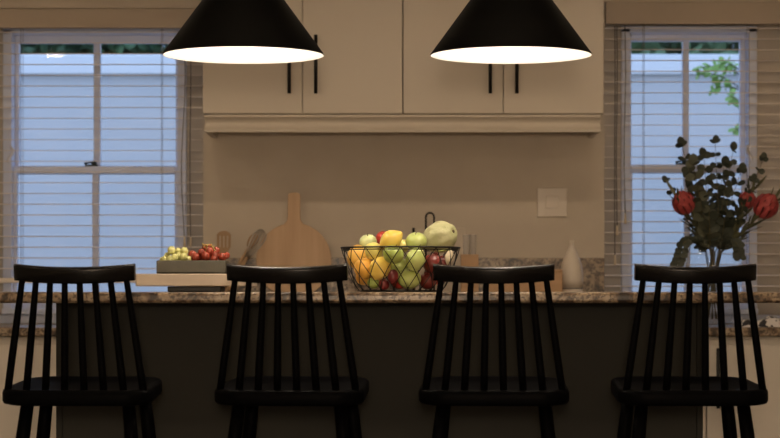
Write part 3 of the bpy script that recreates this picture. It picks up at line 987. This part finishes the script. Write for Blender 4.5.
# ------------------------------------------------------------------ fruit basket
BCX = X(400.5, YI)
RT, RB = 59.3 * KI, 0.128
ZR = Z(248, YI) - IT
def bowl_r(z):
    q = max(0.0, min(1.0, z / ZR))
    return RB + (RT - RB) * (q ** 0.62)
bk_ = thing('fruit_basket', 'black diamond-wire fruit basket standing on the island', 'basket', (BCX, YI, IT + 0.0005))
def ring(R, z, r, nm, n=64):
    MB().tube([(R * math.cos(2 * PI * i / n), R * math.sin(2 * PI * i / n), z) for i in range(n)], r, 8, closed=True).build(nm, M['iron'], bk_)
ring(RT, ZR, 0.0028, 'rim')
ring(RT - 0.0015, ZR - 0.007, 0.0018, 'rim_wire')
ring(RB, 0.003, 0.0028, 'base_ring')
wv = MB()
NW = 20
for sg in (-1, 1):
    for i in range(NW):
        a0 = 2 * PI * i / NW
        pts = []
        for j in range(9):
            qz = j / 8
            z = 0.003 + (ZR - 0.003) * qz
            a = a0 + sg * 0.50 * (1 - qz)
            R = bowl_r(z)
            pts.append((R * math.cos(a), R * math.sin(a), z))
        wv.tube(pts, 0.0014, 6)
wv.build('wire_lattice', M['iron'], bk_)
fl = MB()
for i in range(7):
    y = -RB + 2 * RB * (i + 0.5) / 7
    h = math.sqrt(RB * RB - y * y)
    fl.tube([(-h, y, 0.003), (h, y, 0.003)], 0.0015, 6)
    fl.tube([(y, -h, 0.0032), (y, h, 0.0032)], 0.0015, 6)
fl.build('base_wires', M['iron'], bk_)

# fruit: (kind, px, py, rx, rz(px), depth offset hint, rotation, label)
def prof_round(kind, n=18):
    out = []
    for i in range(n + 1):
        a = -PI / 2 + PI * i / n
        r, z = math.cos(a), math.sin(a)
        if kind == 'apple':
            r = r * (1 + 0.05 * z)
            z = z * (0.93 if z > 0 else 0.88)
            if i >= n - 3: z -= (i - n + 3) ** 2 * 0.022
            if i <= 2: z += (2 - i) * 0.03
        elif kind == 'lemon':
            z = z + 0.26 * (abs(z) ** 9) * (1 if z > 0 else -1)
            r = r * (1 - 0.06 * abs(z))
            z *= 1.02
        elif kind == 'pear':
            r = r * (1.0 - 0.24 * max(0, z) ** 0.8)
        elif kind == 'mango':
            r = r * (1 - 0.07 * z)
        elif kind == 'pom':
            if i >= n - 1: z += 0.05
        out.append((max(r, 0.0), z))
    out[0] = (0.0, out[0][1])
    out[-1] = (0.0, out[-1][1])
    return out
FRUIT = [
    ('mango',  'mango',     354.5, 256.5, 9.6, 11.5, 'f', (0.1, 0.15), 'mango', 'yellow mango against the left end of the wire basket'),
    ('apple',  'pale_apple', 368.0, 242.5, 8.6, 8.4, 'b', (0.2, -0.2), 'apple', 'pale green apple at the top left of the fruit pile'),
    ('apple',  'red_apple', 384.0, 238.5, 8.2, 8.2, 'bb', (0.3, 0.2), 'apple', 'red apple at the top behind the yellow lemons'),
    ('lemon',  'lemon',     391.0, 241.0, 9.6, 10.2, 'm', (0.2, 0.95), 'lemon', 'large yellow lemon on top of the fruit pile'),
    ('lemon',  'lime_lemon', 374.0, 251.5, 8.6, 8.2, 'm', (0.3, -1.0), 'lemon', 'greenish yellow lemon in front of the pale green apple'),
    ('orange', 'orange',    364.5, 268.5, 10.0, 10.0, 'f', (0, 0), 'orange', 'orange at the front left of the basket beside the yellow mango'),
    ('lemon',  'lemon',     380.5, 268.5, 10.2, 10.0, 'f', (0.2, 0.5), 'lemon', 'yellow lemon at the front of the basket below the dark green apple'),
    ('apple',  'deep_apple', 393.0, 255.5, 10.0, 9.6, 'f', (0.25, 0.2), 'apple', 'dark green apple at the front centre of the basket'),
    ('orange', 'orange',    356.5, 277.0, 8.0, 8.0, 'm', (0, 0), 'orange', 'orange lowest at the left end of the basket'),
    ('plum',   'plum',      392.5, 277.0, 5.0, 7.2, 'f', (0.1, 0.15), 'plum', 'small dark red plum upright between lemon and green pear'),
    ('plum',   'plum',      384.0, 284.5, 5.4, 5.0, 'f', (0.1, 1.2), 'plum', 'dark red plum lying lowest at the front of the basket'),
    ('apple',  'deep_apple', 373.5, 283.5, 6.0, 5.6, 'f', (0.2, 0.3), 'lime', 'small dark green lime at the bottom front of the basket'),
    ('apple',  'green_apple', 416.0, 242.5, 10.2, 9.6, 'm', (0.3, -0.2), 'apple', 'bright green apple on top beside the melon'),
    ('lemon',  'lime_lemon', 402.5, 246.0, 6.5, 6.5, 'b', (0.4, 0.9), 'lemon', 'greenish lemon half hidden between yellow lemon and bright green apple'),
    ('pear',   'green_apple', 416.0, 260.5, 9.6, 11.6, 'f', (0.15, 0.25), 'pear', 'green pear standing at the front right of the basket'),
    ('apple',  'green_apple', 409.5, 278.0, 11.2, 10.6, 'f', (0.3, -0.1), 'apple', 'large green apple at the bottom front of the basket'),
    ('pom',    'pom',       432.0, 264.0, 9.4, 9.2, 'f', (0.2, 0.3), 'pomegranate', 'dark red pomegranate right of the green pear'),
    ('pom',    'pom',       427.0, 281.0, 8.2, 8.0, 'f', (0.4, -0.4), 'pomegranate', 'dark red pomegranate lowest at the right of the basket'),
    ('pom',    'pom',       443.5, 262.5, 7.0, 7.0, 'k', (0.3, 0.5), 'pomegranate', 'small red pomegranate under the green stalk'),
    ('melon',  'melon',     439.5, 237.0, 18.0, 14.8, 'c', (0.1, 1.3), 'melon', 'large pale green melon on top of the fruit'),
    ('orange', 'orange',    372.0, 277.0, 9.5, 9.5, 'k', (0, 0), 'orange', 'orange half hidden behind the front row at the left of the basket'),
    ('apple',  'green_apple', 399.0, 266.0, 9.5, 9.2, 'k', (0.2, 0.3), 'apple', 'green apple half hidden behind the front pear and plum'),
    ('apple',  'red_apple', 399.0, 283.0, 8.0, 7.6, 'k', (0.2, 0.3), 'apple', 'red apple half hidden low in the middle of the basket'),
    ('apple',  'red_apple', 438.0, 277.0, 8.5, 8.2, 'k', (0.2, 0.3), 'apple', 'red apple half hidden low behind the pomegranates'),
    ('bulb',   'bulbveg',   452.3, 257.5, 4.3, 6.2, 'f', (0.1, 0.15), 'vegetable', 'small cream bulb with green stalk at the right of the basket'),
    ('apple',  'lime_lemon', 458.0 - 3.5, 262.0, 5.5, 6.5, 'm', (0.2, 0.3), 'apple', 'yellow green apple at the right end of the basket behind the cream bulb'),
]
items = []
for (kind, mk, px, py, rx, rz, dep, rot, nm, lab) in FRUIT:
    r = 1.05 * max(rx, rz if kind != 'melon' else rx) * KI
    zc = Z(py, YI) - IT
    xc = X(px, YI) - BCX
    R = bowl_r(min(zc, ZR)) - 0.004
    lim = max(R - r, 0.012)
    if abs(xc) > lim: xc = math.copysign(lim, xc)
    ym = math.sqrt(max(lim * lim - xc * xc, 0.0))
    y = {'f': -ym, 'm': -ym + 0.055, 'b': 0.02, 'bb': 0.06, 'c': 0.035, 'k': -ym + 0.075}[dep]
    zc = max(zc, rz * KI + 0.006)
    items.append([kind, mk, xc, y, zc, rx * KI * 1.05, rz * KI * 1.05, rot, nm, lab, dep])
# push overlapping fruit apart, mostly in depth (the nearer stays put)
for it_ in range(160):
    for i in range(len(items)):
        for j in range(i + 1, len(items)):
            a, c = items[i], items[j]
            ra = (a[5] + a[6]) / 2
            rc2 = (c[5] + c[6]) / 2
            d = Vector((c[2] - a[2], c[3] - a[3], c[4] - a[4]))
            need = (ra + rc2) * 0.99 - d.length
            if need > 0:
                if d.length < 1e-5: d = Vector((0, 1, 0))
                n_ = d.normalized()
                for ob, sg in ((a, -1), (c, 1)):
                    ob[2] += sg * n_.x * need * 0.07
                    ob[3] += sg * n_.y * need * 0.5 + (0.0006 if (sg * d.y > 0) else 0.0)
                    ob[4] += sg * n_.z * need * 0.07
    for a in items:
        R = bowl_r(min(max(a[4], 0), ZR)) - 0.005
        r = max(a[5], a[6]) if a[0] != 'melon' else a[6]
        h = math.hypot(a[2], a[3])
        if h > R - r * 0.98 and h > 1e-6:
            k_ = max(R - r * 0.98, 0.01) / h
            if a[0] == 'melon': continue
            a[2] *= k_
            a[3] *= k_
        a[4] = max(a[4], min(a[5], a[6]) + 0.006)
for (kind, mk, xc, y, zc, rx, rz, rot, nm, lab, dep) in items:
    base = Vector((BCX + xc, YI + y, IT + zc - rz))
    Rm = Euler((rot[0] if dep != 'c' else 0.5, rot[1], 0.4)).to_matrix().to_4x4()
    fname = {'bulb': 'bulb_vegetable'}.get(kind, nm)
    t = thing(fname, lab, nm, base, 'fruit in the wire basket')
    ctr = Matrix.Translation((0, 0, rz))
    if kind == 'melon':
        mb = MB()
        nth, nph = 40, 24
        vs, fs = [], []
        for i in range(nph + 1):
            a = -PI / 2 + PI * i / nph
            for j in range(nth):
                th_ = 2 * PI * j / nth
                rr = 1.0 + 0.04 * math.cos(8 * th_) * math.cos(a) + 0.03 * math.sin(3 * th_ + 2 * a) + 0.02 * math.sin(5 * th_ - 4 * a) - 0.10 * max(0, -math.sin(a))
                # pull in at the stem end
                zq = math.sin(a) * (1.0 - (0.14 if i == nph else 0.06 if i == nph - 1 else 0))
                vs.append(Vector((rr * math.cos(a) * math.cos(th_), rr * math.cos(a) * math.sin(th_), zq)))
        for i in range(nph):
            for j in range(nth):
                j2 = (j + 1) % nth
                fs.append([i * nth + j, i * nth + j2, (i + 1) * nth + j2, (i + 1) * nth + j])
        # long axis sideways, stem end turned to the right and the viewer
        Rm = Euler((0, math.radians(72), 0)).to_matrix().to_4x4()
        Rm = Matrix.Rotation(math.radians(-38), 4, 'Z') @ Rm
        mtx = ctr @ Rm @ Matrix.Diagonal((rz, rz, rx * 1.06, 1))
        mb.add([mtx @ v for v in vs], fs, True)
        mb.build('rind', M[mk], t)
        tip = mtx @ Vector((0, 0, 0.86))
        dr = (mtx.to_3x3() @ Vector((0, 0, 1))).normalized()
        MB().tube([tip - dr * 0.002, tip + dr * 0.006], [0.007, 0.005], 10).build('stem_scar', M['twig'], t)
        continue
    pk = {'mango': 'mango', 'apple': 'apple', 'lemon': 'lemon', 'orange': 'orange', 'plum': 'orange', 'pear': 'pear', 'pom': 'pom', 'bulb': 'lemon'}[kind]
    mtx = ctr @ Rm @ Matrix.Diagonal((rx, rx, rz, 1))
    MB().lathe(prof_round(pk), 30, mtx).build('skin' if kind != 'bulb' else 'bulb', M[mk], t)
    up_ = (mtx.to_3x3() @ Vector((0, 0, 1))).normalized()
    tp = mtx @ Vector((0, 0, 0.72 if pk == 'apple' else 0.95))
    if pk in ('apple', 'pear'):
        MB().tube([tp, tp + up_ * 0.006, tp + up_ * 0.010 + Vector((0.003, 0, 0))], [0.0012, 0.0010, 0.0012], 8).build('stalk', M['twig'], t)
    elif kind == 'orange':
        MB().lathe([(0, 0.0), (0.0035, 0.0), (0.002, 0.002), (0, 0.002)], 10, ctr @ Rm @ Matrix.Translation((0, 0, rz - 0.0008))).build('navel', M['twig'], t)
    elif kind == 'pom':
        c_ = MB()
        for q in range(6):
            a = q / 6 * 2 * PI
            e0 = mtx @ Vector((0.16 * math.cos(a), 0.16 * math.sin(a), 0.96))
            e1 = mtx @ Vector((0.24 * math.cos(a), 0.24 * math.sin(a), 1.26))
            c_.tube([e0, e1], [0.0035, 0.0012], 6)
        c_.build('crown', M[mk], t)
    elif kind == 'bulb':
        MB().tube([tp - up_ * 0.001, tp + Vector((-0.012, -0.006, 0.004)), tp + Vector((-0.03, -0.008, 0.001)), tp + Vector((-0.045, -0.006, -0.006))], [0.0025, 0.0028, 0.0026, 0.002], 8).build('stalk', M['stalk'], t)

# ------------------------------------------------------------------ flower vase on the low right worktop
VY = 8.86
KV = VY / FPX
vx = X(713, VY)
va = thing('glass_vase', 'clear glass vase standing in front of the right window', 'vase', (vx, VY, LOW_TOP + 0.0005))
def vz(py): return Z(py, VY) - LOW_TOP
vh = vz(238)
outer = [(0.0, 0.0), (0.074, 0.0), (0.080, 0.006), (0.098, vh * 0.25), (0.116, vh * 0.5), (0.118, vh * 0.66), (0.108, vh * 0.84), (0.088, vh), (0.0865, vh), (0.106, vh * 0.84), (0.116, vh * 0.66), (0.114, vh * 0.5), (0.096, vh * 0.25), (0.074, 0.018), (0.0, 0.014)]
MB().lathe(outer, 48).build('glass', M['vase_glass'], va)

def leaf_round(mb, base, d, nrm, L, Wd, mi=0, cup=0.12):
    d = d.normalized()
    sd_ = d.cross(nrm)
    if sd_.length < 1e-4: sd_ = d.orthogonal()
    sd_.normalize()
    nn = sd_.cross(d)
    rows = [(0.10, 0.50), (0.32, 0.94), (0.6, 1.0), (0.84, 0.72), (1.0, 0.0)]
    vs, fs = [], []
    for q, w in rows:
        c = base + d * (L * q) + nn * (-cup * L * (q - 0.4) ** 2)
        if w == 0:
            vs.append(c)
        else:
            vs += [c - sd_ * Wd / 2 * w + nn * cup * Wd * 0.4 * w, c, c + sd_ * Wd / 2 * w + nn * cup * Wd * 0.4 * w]
    i0 = len(vs)
    vs.append(base)
    fs.append([i0, 0, 1])
    fs.append([i0, 1, 2])
    for r in range(3):
        a = r * 3
        fs.append([a, a + 3, a + 4, a + 1])
        fs.append([a + 1, a + 4, a + 5, a + 2])
    fs.append([9, 12, 10])
    fs.append([10, 12, 11])
    mb.add(vs, fs, True, mi)

rnd = random.Random(11)
def bez(a, b_, c, n=12):
    return [(a * (1 - t) ** 2 + b_ * 2 * t * (1 - t) + c * t * t) for t in [i / n for i in range(n + 1)]]
VC = Vector((vx, VY, LOW_TOP))
def stem_path(i, tip, neck_r=0.032, lift=0.07):
    an = i * 2.4
    a = VC + Vector((0.036 * math.cos(an + 2.6), 0.036 * math.sin(an + 2.6), 0.03))
    dx = tip - VC
    hv = Vector((dx.x, dx.y, 0))
    nk = VC + Vector((neck_r * math.cos(an), neck_r * math.sin(an), 0)) * 0.6 + (hv.normalized() * neck_r * 0.5 if hv.length > 1e-4 else Vector()) + Vector((0, 0, vz(252)))
    lo = [a.lerp(nk, q / 5) for q in range(5)]
    mid = nk + Vector((0, 0, lift)) + hv * 0.22
    return lo + bez(nk, mid, tip, 12)

EUC = [  # tip px, py, depth, leaf size, pale, label
    (682, 147, -0.04, 0.056, 0, 'eucalyptus sprig at the upper left of the bouquet'),
    (667, 182, 0.03, 0.040, 0, 'eucalyptus sprig reaching far left above the left protea'),
    (693, 166, -0.10, 0.066, 1, 'pale eucalyptus sprig with the largest round leaves'),
    (715, 143, 0.0, 0.044, 0, 'eucalyptus sprig rising highest in the centre of the bouquet'),
    (733, 151, 0.02, 0.052, 0, 'eucalyptus sprig just right of the highest sprig'),
    (763, 160, 0.04, 0.044, 0, 'eucalyptus sprig reaching above the right protea'),
    (753, 181, -0.02, 0.042, 0, 'eucalyptus sprig left of the right protea head'),
    (708, 184, -0.11, 0.050, 0, 'eucalyptus sprig in the middle front of the bouquet'),
    (728, 194, -0.08, 0.048, 0, 'short eucalyptus sprig in the middle front, right of centre'),
    (724, 166, 0.08, 0.058, 0, 'eucalyptus sprig at the back of the bouquet'),
    (690, 176, 0.07, 0.058, 0, 'eucalyptus sprig behind the left protea'),
    (704, 158, 0.05, 0.058, 0, 'eucalyptus sprig left of the highest sprig'),
    (741, 172, 0.06, 0.054, 0, 'eucalyptus sprig above the half hidden protea'),
]
ei = 0
for (px, py, dy, ls, pale, lab) in EUC:
    tip = P(px, py, VY + dy)
    pts = stem_path(ei, tip)
    t = thing('eucalyptus_sprig', lab, 'plant', pts[0], 'eucalyptus in the glass vase')
    o0 = pts[0]
    MB().tube([p - o0 for p in pts], [0.0028] * 5 + [0.0028 - 0.0018 * i / 12 for i in range(13)], 7).build('stem', M['stem'], t)
    lf = MB()
    crv = pts[7:]
    clen = sum((crv[i + 1] - crv[i]).length for i in range(len(crv) - 1))
    nn_ = max(4, int(clen / 0.034))
    up_pts = []
    for k in range(nn_ + 1):
        f = k / nn_ * (len(crv) - 1)
        f0 = min(int(f), len(crv) - 2)
        up_pts.append(crv[f0].lerp(crv[f0 + 1], f - f0))
    for k in range(len(up_pts)):
        p = up_pts[k]
        q = k / (len(up_pts) - 1)
        tg = (up_pts[min(k + 1, len(up_pts) - 1)] - up_pts[max(k - 1, 0)]).normalized()
        a0 = rnd.uniform(-0.9, 0.9)
        u = tg.cross(Vector((0, 1, 0))).normalized()
        v = tg.cross(u)
        for sg in (0, 1):
            a = a0 + sg * PI
            d = (u * math.cos(a) + v * math.sin(a)) * 0.95 + tg * rnd.uniform(0.1, 0.8)
            nrm = Vector((rnd.uniform(-1.1, 1.1), -1.0, rnd.uniform(-.8, 1.3))).normalized()
            s_ = ls * (1.0 - 0.38 * q) * rnd.uniform(0.75, 1.15)
            leaf_round(lf, p - o0, d, nrm, s_, s_ * 0.88)
    tg = (up_pts[-1] - up_pts[-2]).normalized()
    leaf_round(lf, up_pts[-1] - o0, tg + Vector((rnd.uniform(-.3, .3), 0, 0)), Vector((0.2, -1, 0.2)), ls * 0.8, ls * 0.62)
    lf.build('leaves', M['euca_pale' if pale else 'euca'], t)
    ei += 1
# trailing sprigs beside the vase
for (pxs, dy, lab, ls) in (([(706, 250), (692, 232), (683, 244), (677, 266)], -0.14, 'eucalyptus sprig trailing down at the left of the vase', 0.040),
                       ([(718, 250), (731, 236), (737, 244), (740, 256)], -0.14, 'eucalyptus sprig drooping at the right side of the vase', 0.036)):
    an = ei * 2.4
    ctrl = [VC + Vector((0.03 * math.cos(an), 0.03 * math.sin(an), 0.03))] + [P(x, y, VY + dy * min(1, i / 2)) for i, (x, y) in enumerate(pxs)]
    pts = [ctrl[0].lerp(ctrl[1], q / 3) for q in range(3)] + bez(ctrl[1], ctrl[2], ctrl[3], 9) + [ctrl[3].lerp(ctrl[4], q / 5) for q in range(1, 6)]
    t = thing('eucalyptus_sprig', lab, 'plant', pts[0], 'eucalyptus in the glass vase')
    o0 = pts[0]
    MB().tube([p - o0 for p in pts], 0.0018, 7).build('stem', M['stem'], t)
    lf = MB()
    for k in range(5, len(pts)):
        tg = (pts[k] - pts[k - 1]).normalized()
        for sg in (-1, 1):
            d = Vector((sg * 0.9, rnd.uniform(-.5, .2), 0)) + tg * 0.6
            leaf_round(lf, pts[k] - o0, d, Vector((rnd.uniform(-.3, .3), -1, rnd.uniform(0, .6))), ls * rnd.uniform(.7, 1.0), ls * 0.72)
    lf.build('leaves', M['euca'], t)
    ei += 1

# proteas: blunt egg-shaped heads of overlapping bracts on leafy stems
def protea(px, py, dy, size, dirv, lab, i):
    head = P(px, py, VY + dy)
    d = Vector(dirv).normalized()
    foot = head - d * size * 0.95
    pts = stem_path(i, foot, 0.032, 0.03)
    t = thing('protea_flower', lab, 'flower', pts[0], 'red proteas in the glass vase')
    o0 = pts[0]
    MB().tube([p - o0 for p in pts], 0.0045, 9).build('stem', M['stem'], t)
    u = d.orthogonal().normalized()
    v = d.cross(u)
    hm = MB()
    Rm = Matrix((u, v, d)).transposed().to_4x4()
    hm.lathe([(0, -size * 0.95), (size * 0.45, -size * 0.85), (size * 0.72, -size * 0.35), (size * 0.74, size * 0.1), (size * 0.62, size * 0.45), (size * 0.34, size * 0.62), (0, size * 0.66)], 20, Matrix.Translation(head - o0) @ Rm, mi=1)
    rows = [(-0.90, 0.46, 9, 0.62), (-0.66, 0.70, 10, 0.36), (-0.36, 0.84, 11, 0.16), (-0.02, 0.84, 11, -0.08), (0.28, 0.66, 9, -0.34), (0.46, 0.40, 6, -0.5)]
    for ri, (hq, rq, n_, fl_) in enumerate(rows):
        for k in range(n_):
            a = 2 * PI * (k + 0.5 * (ri % 2)) / n_
            rad = u * math.cos(a) + v * math.sin(a)
            bs = head + d * hq * size + rad * rq * size * 0.97 - o0
            dd = d * 1.0 + rad * fl_
            leaf_round(hm, bs, dd, rad, size * 0.70, size * 0.40, cup=0.22)
    hm.build('flower_head', [M['protea'], M['protea_core']], t)
    lf = MB()
    seg = pts[6:]
    for k in range(38):
        a = k * 2.4
        f = k / 29 * (len(seg) - 1)
        i0_ = min(int(f), len(seg) - 2)
        p = seg[i0_].lerp(seg[i0_ + 1], f - i0_)
        tg = (seg[i0_ + 1] - seg[i0_]).normalized()
        rad = u * math.cos(a) + v * math.sin(a)
        L = min(rnd.uniform(0.06, 0.11), (foot - p).length + 0.030)
        rad = (rad + Vector((0, -0.5, 0))).normalized()
        leaf_round(lf, p - o0, tg * 1.0 + rad * 0.62, rad, L, 0.0135, cup=0.05)
    lf.build('leaves', M['prot_leaf'], t)
protea(683.5, 203, -0.07, 0.052, (-0.35, -0.25, 0.9), 'red protea head at the left of the bouquet', 3)
protea(766, 206, -0.06, 0.056, (0.55, -0.3, 0.78), 'red protea head at the right of the bouquet', 8)
protea(747, 200, 0.05, 0.040, (0.35, 0.1, 0.9), 'small dark red protea half hidden inside the bouquet', 13)

# ------------------------------------------------------------------ folded cloth on the right worktop
cl = MB()
nx_, ny_ = 40, 16
Wc, Dc = 0.24, 0.14
def chh(u, v):
    e = min(1.0, min(u, 1 - u) * 7) * min(1.0, min(v, 1 - v) * 4)
    base_h = 0.008 + 0.030 * math.exp(-((u - 0.62) / 0.22) ** 2) + 0.014 * math.exp(-((u - 0.2) / 0.12) ** 2)
    return e * (base_h + 0.004 * math.sin(u * 31 + v * 5) + 0.003 * math.sin(v * 17 + u * 9)) + 0.001
tops = [[(-Wc / 2 + Wc * i / nx_, -Dc / 2 + Dc * j / ny_ + 0.008 * math.sin(i * 0.6), max(0.001, chh(i / nx_, j / ny_))) for j in range(ny_ + 1)] for i in range(nx_ + 1)]
vs = [p for r in tops for p in r]
fs = [[i * (ny_ + 1) + j, (i + 1) * (ny_ + 1) + j, (i + 1) * (ny_ + 1) + j + 1, i * (ny_ + 1) + j + 1] for i in range(nx_) for j in range(ny_)]
nb = len(vs)
vs2 = [(p[0], p[1], 0.0004) for p in vs]
fs2 = [[a + nb for a in f[::-1]] for f in fs]
edge = [i * (ny_ + 1) for i in range(nx_ + 1)] + [nx_ * (ny_ + 1) + j for j in range(1, ny_ + 1)] + [i * (ny_ + 1) + ny_ for i in range(nx_ - 1, -1, -1)] + [j for j in range(ny_ - 1, 0, -1)]
fs3 = [[edge[k], edge[(k + 1) % len(edge)], edge[(k + 1) % len(edge)] + nb, edge[k] + nb] for k in range(len(edge))]
cl.add(vs + vs2, fs + fs2 + fs3, True)
co = cl.build('kitchen_cloth', M['cloth'], None, (X(764, 8.72), 8.72, LOW_TOP + 0.0003))
tag(co, 'crumpled black and white patterned cloth on the right worktop', 'cloth')

# ------------------------------------------------------------------ garden: bushes behind the wall, sapling by the right window
def leafy(name, label, loc, rad, n, size, m, trunk_h, seed, group):
    r = random.Random(seed)
    t = thing(name, label, 'plant', loc, group)
    mb = MB()
    for k in range(n):
        a, zq = r.uniform(0, 2 * PI), r.uniform(-1, 1)
        rr = r.uniform(0.45, 1.0) ** 0.5
        h = math.sqrt(max(0, 1 - zq * zq))
        lump = 1 + 0.18 * math.sin(a * 3 + seed) + 0.12 * math.sin(a * 5 + zq * 4)
        p = Vector((rad[0] * h * math.cos(a) * rr * lump, rad[1] * h * math.sin(a) * rr * lump, trunk_h + rad[2] + rad[2] * zq * rr * lump))
        d = Vector((r.gauss(0, 1), r.gauss(0, 1), r.gauss(0, 0.7)))
        leaf_round(mb, p, d, Vector((r.gauss(0, 1), r.gauss(0, 1), r.gauss(0, 1) + 0.6)), size * r.uniform(.7, 1.3), size * 0.55)
    mb.build('foliage', m, t)
    tk = MB()
    tk.tube([(0, 0, 0), (0.03, 0, trunk_h * 0.6 + 0.2), (0.0, 0.02, trunk_h + rad[2])], [0.06, 0.05, 0.03], 10)
    for k in range(5):
        a = k * 1.26
        tk.tube([(0.02, 0, trunk_h * 0.7 + 0.2), (rad[0] * 0.5 * math.cos(a), rad[1] * 0.5 * math.sin(a), trunk_h + rad[2] * 1.1)], [0.03, 0.012], 7)
    tk.build('trunk', M['bark'], t)
    return t
GB = 'bushes beyond the garden wall'
for i, (x, y, mm, sz, lab) in enumerate((
        (-2.55, 14.4, 'bush', (0.85, 0.7, 1.3), 'dark green bush beyond the garden wall, at the left edge of the left window'),
        (-1.45, 14.3, 'bush', (0.85, 0.7, 1.25), 'dark green bush beyond the garden wall, at the right of the left window'),
        (1.62, 14.5, 'bush_pale', (0.75, 0.7, 1.3), 'paler green bush beyond the garden wall, left side of the right window'),
        (-2.0, 16.4, 'bush', (1.3, 0.7, 1.5), 'dark green bush farthest beyond the garden wall behind the left window'),
        (2.25, 16.4, 'bush', (1.3, 0.7, 1.5), 'dark green bush farthest beyond the garden wall behind the right window'),
        (2.62, 14.6, 'bush_pale', (0.62, 0.7, 1.2), 'thin pale green bush beyond the garden wall, right side of the right window'))):
    leafy('garden_bush', lab, (x, y, -0.1), sz, 4600 if mm == 'bush' else 4400, 0.12, M[mm], 1.0, 20 + i, GB)
# sapling
SY = 11.2
sp_ = thing('garden_sapling', 'light green leafy sapling outside the right window', 'plant', (X(752, SY), SY, -0.1))
o0 = Vector((X(752, SY), SY, -0.1))
tk, lf = MB(), MB()
trunk = [o0, P(752, 250, SY), P(750, 150, SY), P(748, 95, SY), P(744, 66, SY)]
tk.tube([p - o0 for p in trunk], [0.018, 0.015, 0.011, 0.008, 0.004], 8)
for (a, tips) in ((P(748, 95, SY), [(700, 72), (712, 90)]), (P(746, 78, SY), [(697, 68), (720, 64)]), (P(750, 150, SY), [(733, 128)]), (P(749, 120, SY), [(730, 96)])):
    for (tx_, ty_) in tips:
        tp = P(tx_, ty_, SY + rnd.uniform(-.15, .15))
        pts = bez(a, (a + tp) / 2 + Vector((0, 0, 0.06)), tp, 8)
        tk.tube([p - o0 for p in pts], [0.005 - 0.0035 * i / 8 for i in range(9)], 6)
        for k in range(3, 9):
            for _ in range(4 if k < 8 else 5):
                d = Vector((rnd.uniform(-1, 0.6), rnd.uniform(-.8, .8), rnd.uniform(-.9, .5)))
                L = rnd.uniform(0.032, 0.055)
                if rnd.random() < 0.72:
                    leaf_round(lf, pts[k] - o0, d, Vector((rnd.uniform(-.4, .4), -0.7, 0.7)), L, L * 0.55)
tk.build('trunk', M['bark'], sp_)
lf.build('foliage', M['sapling'], sp_)
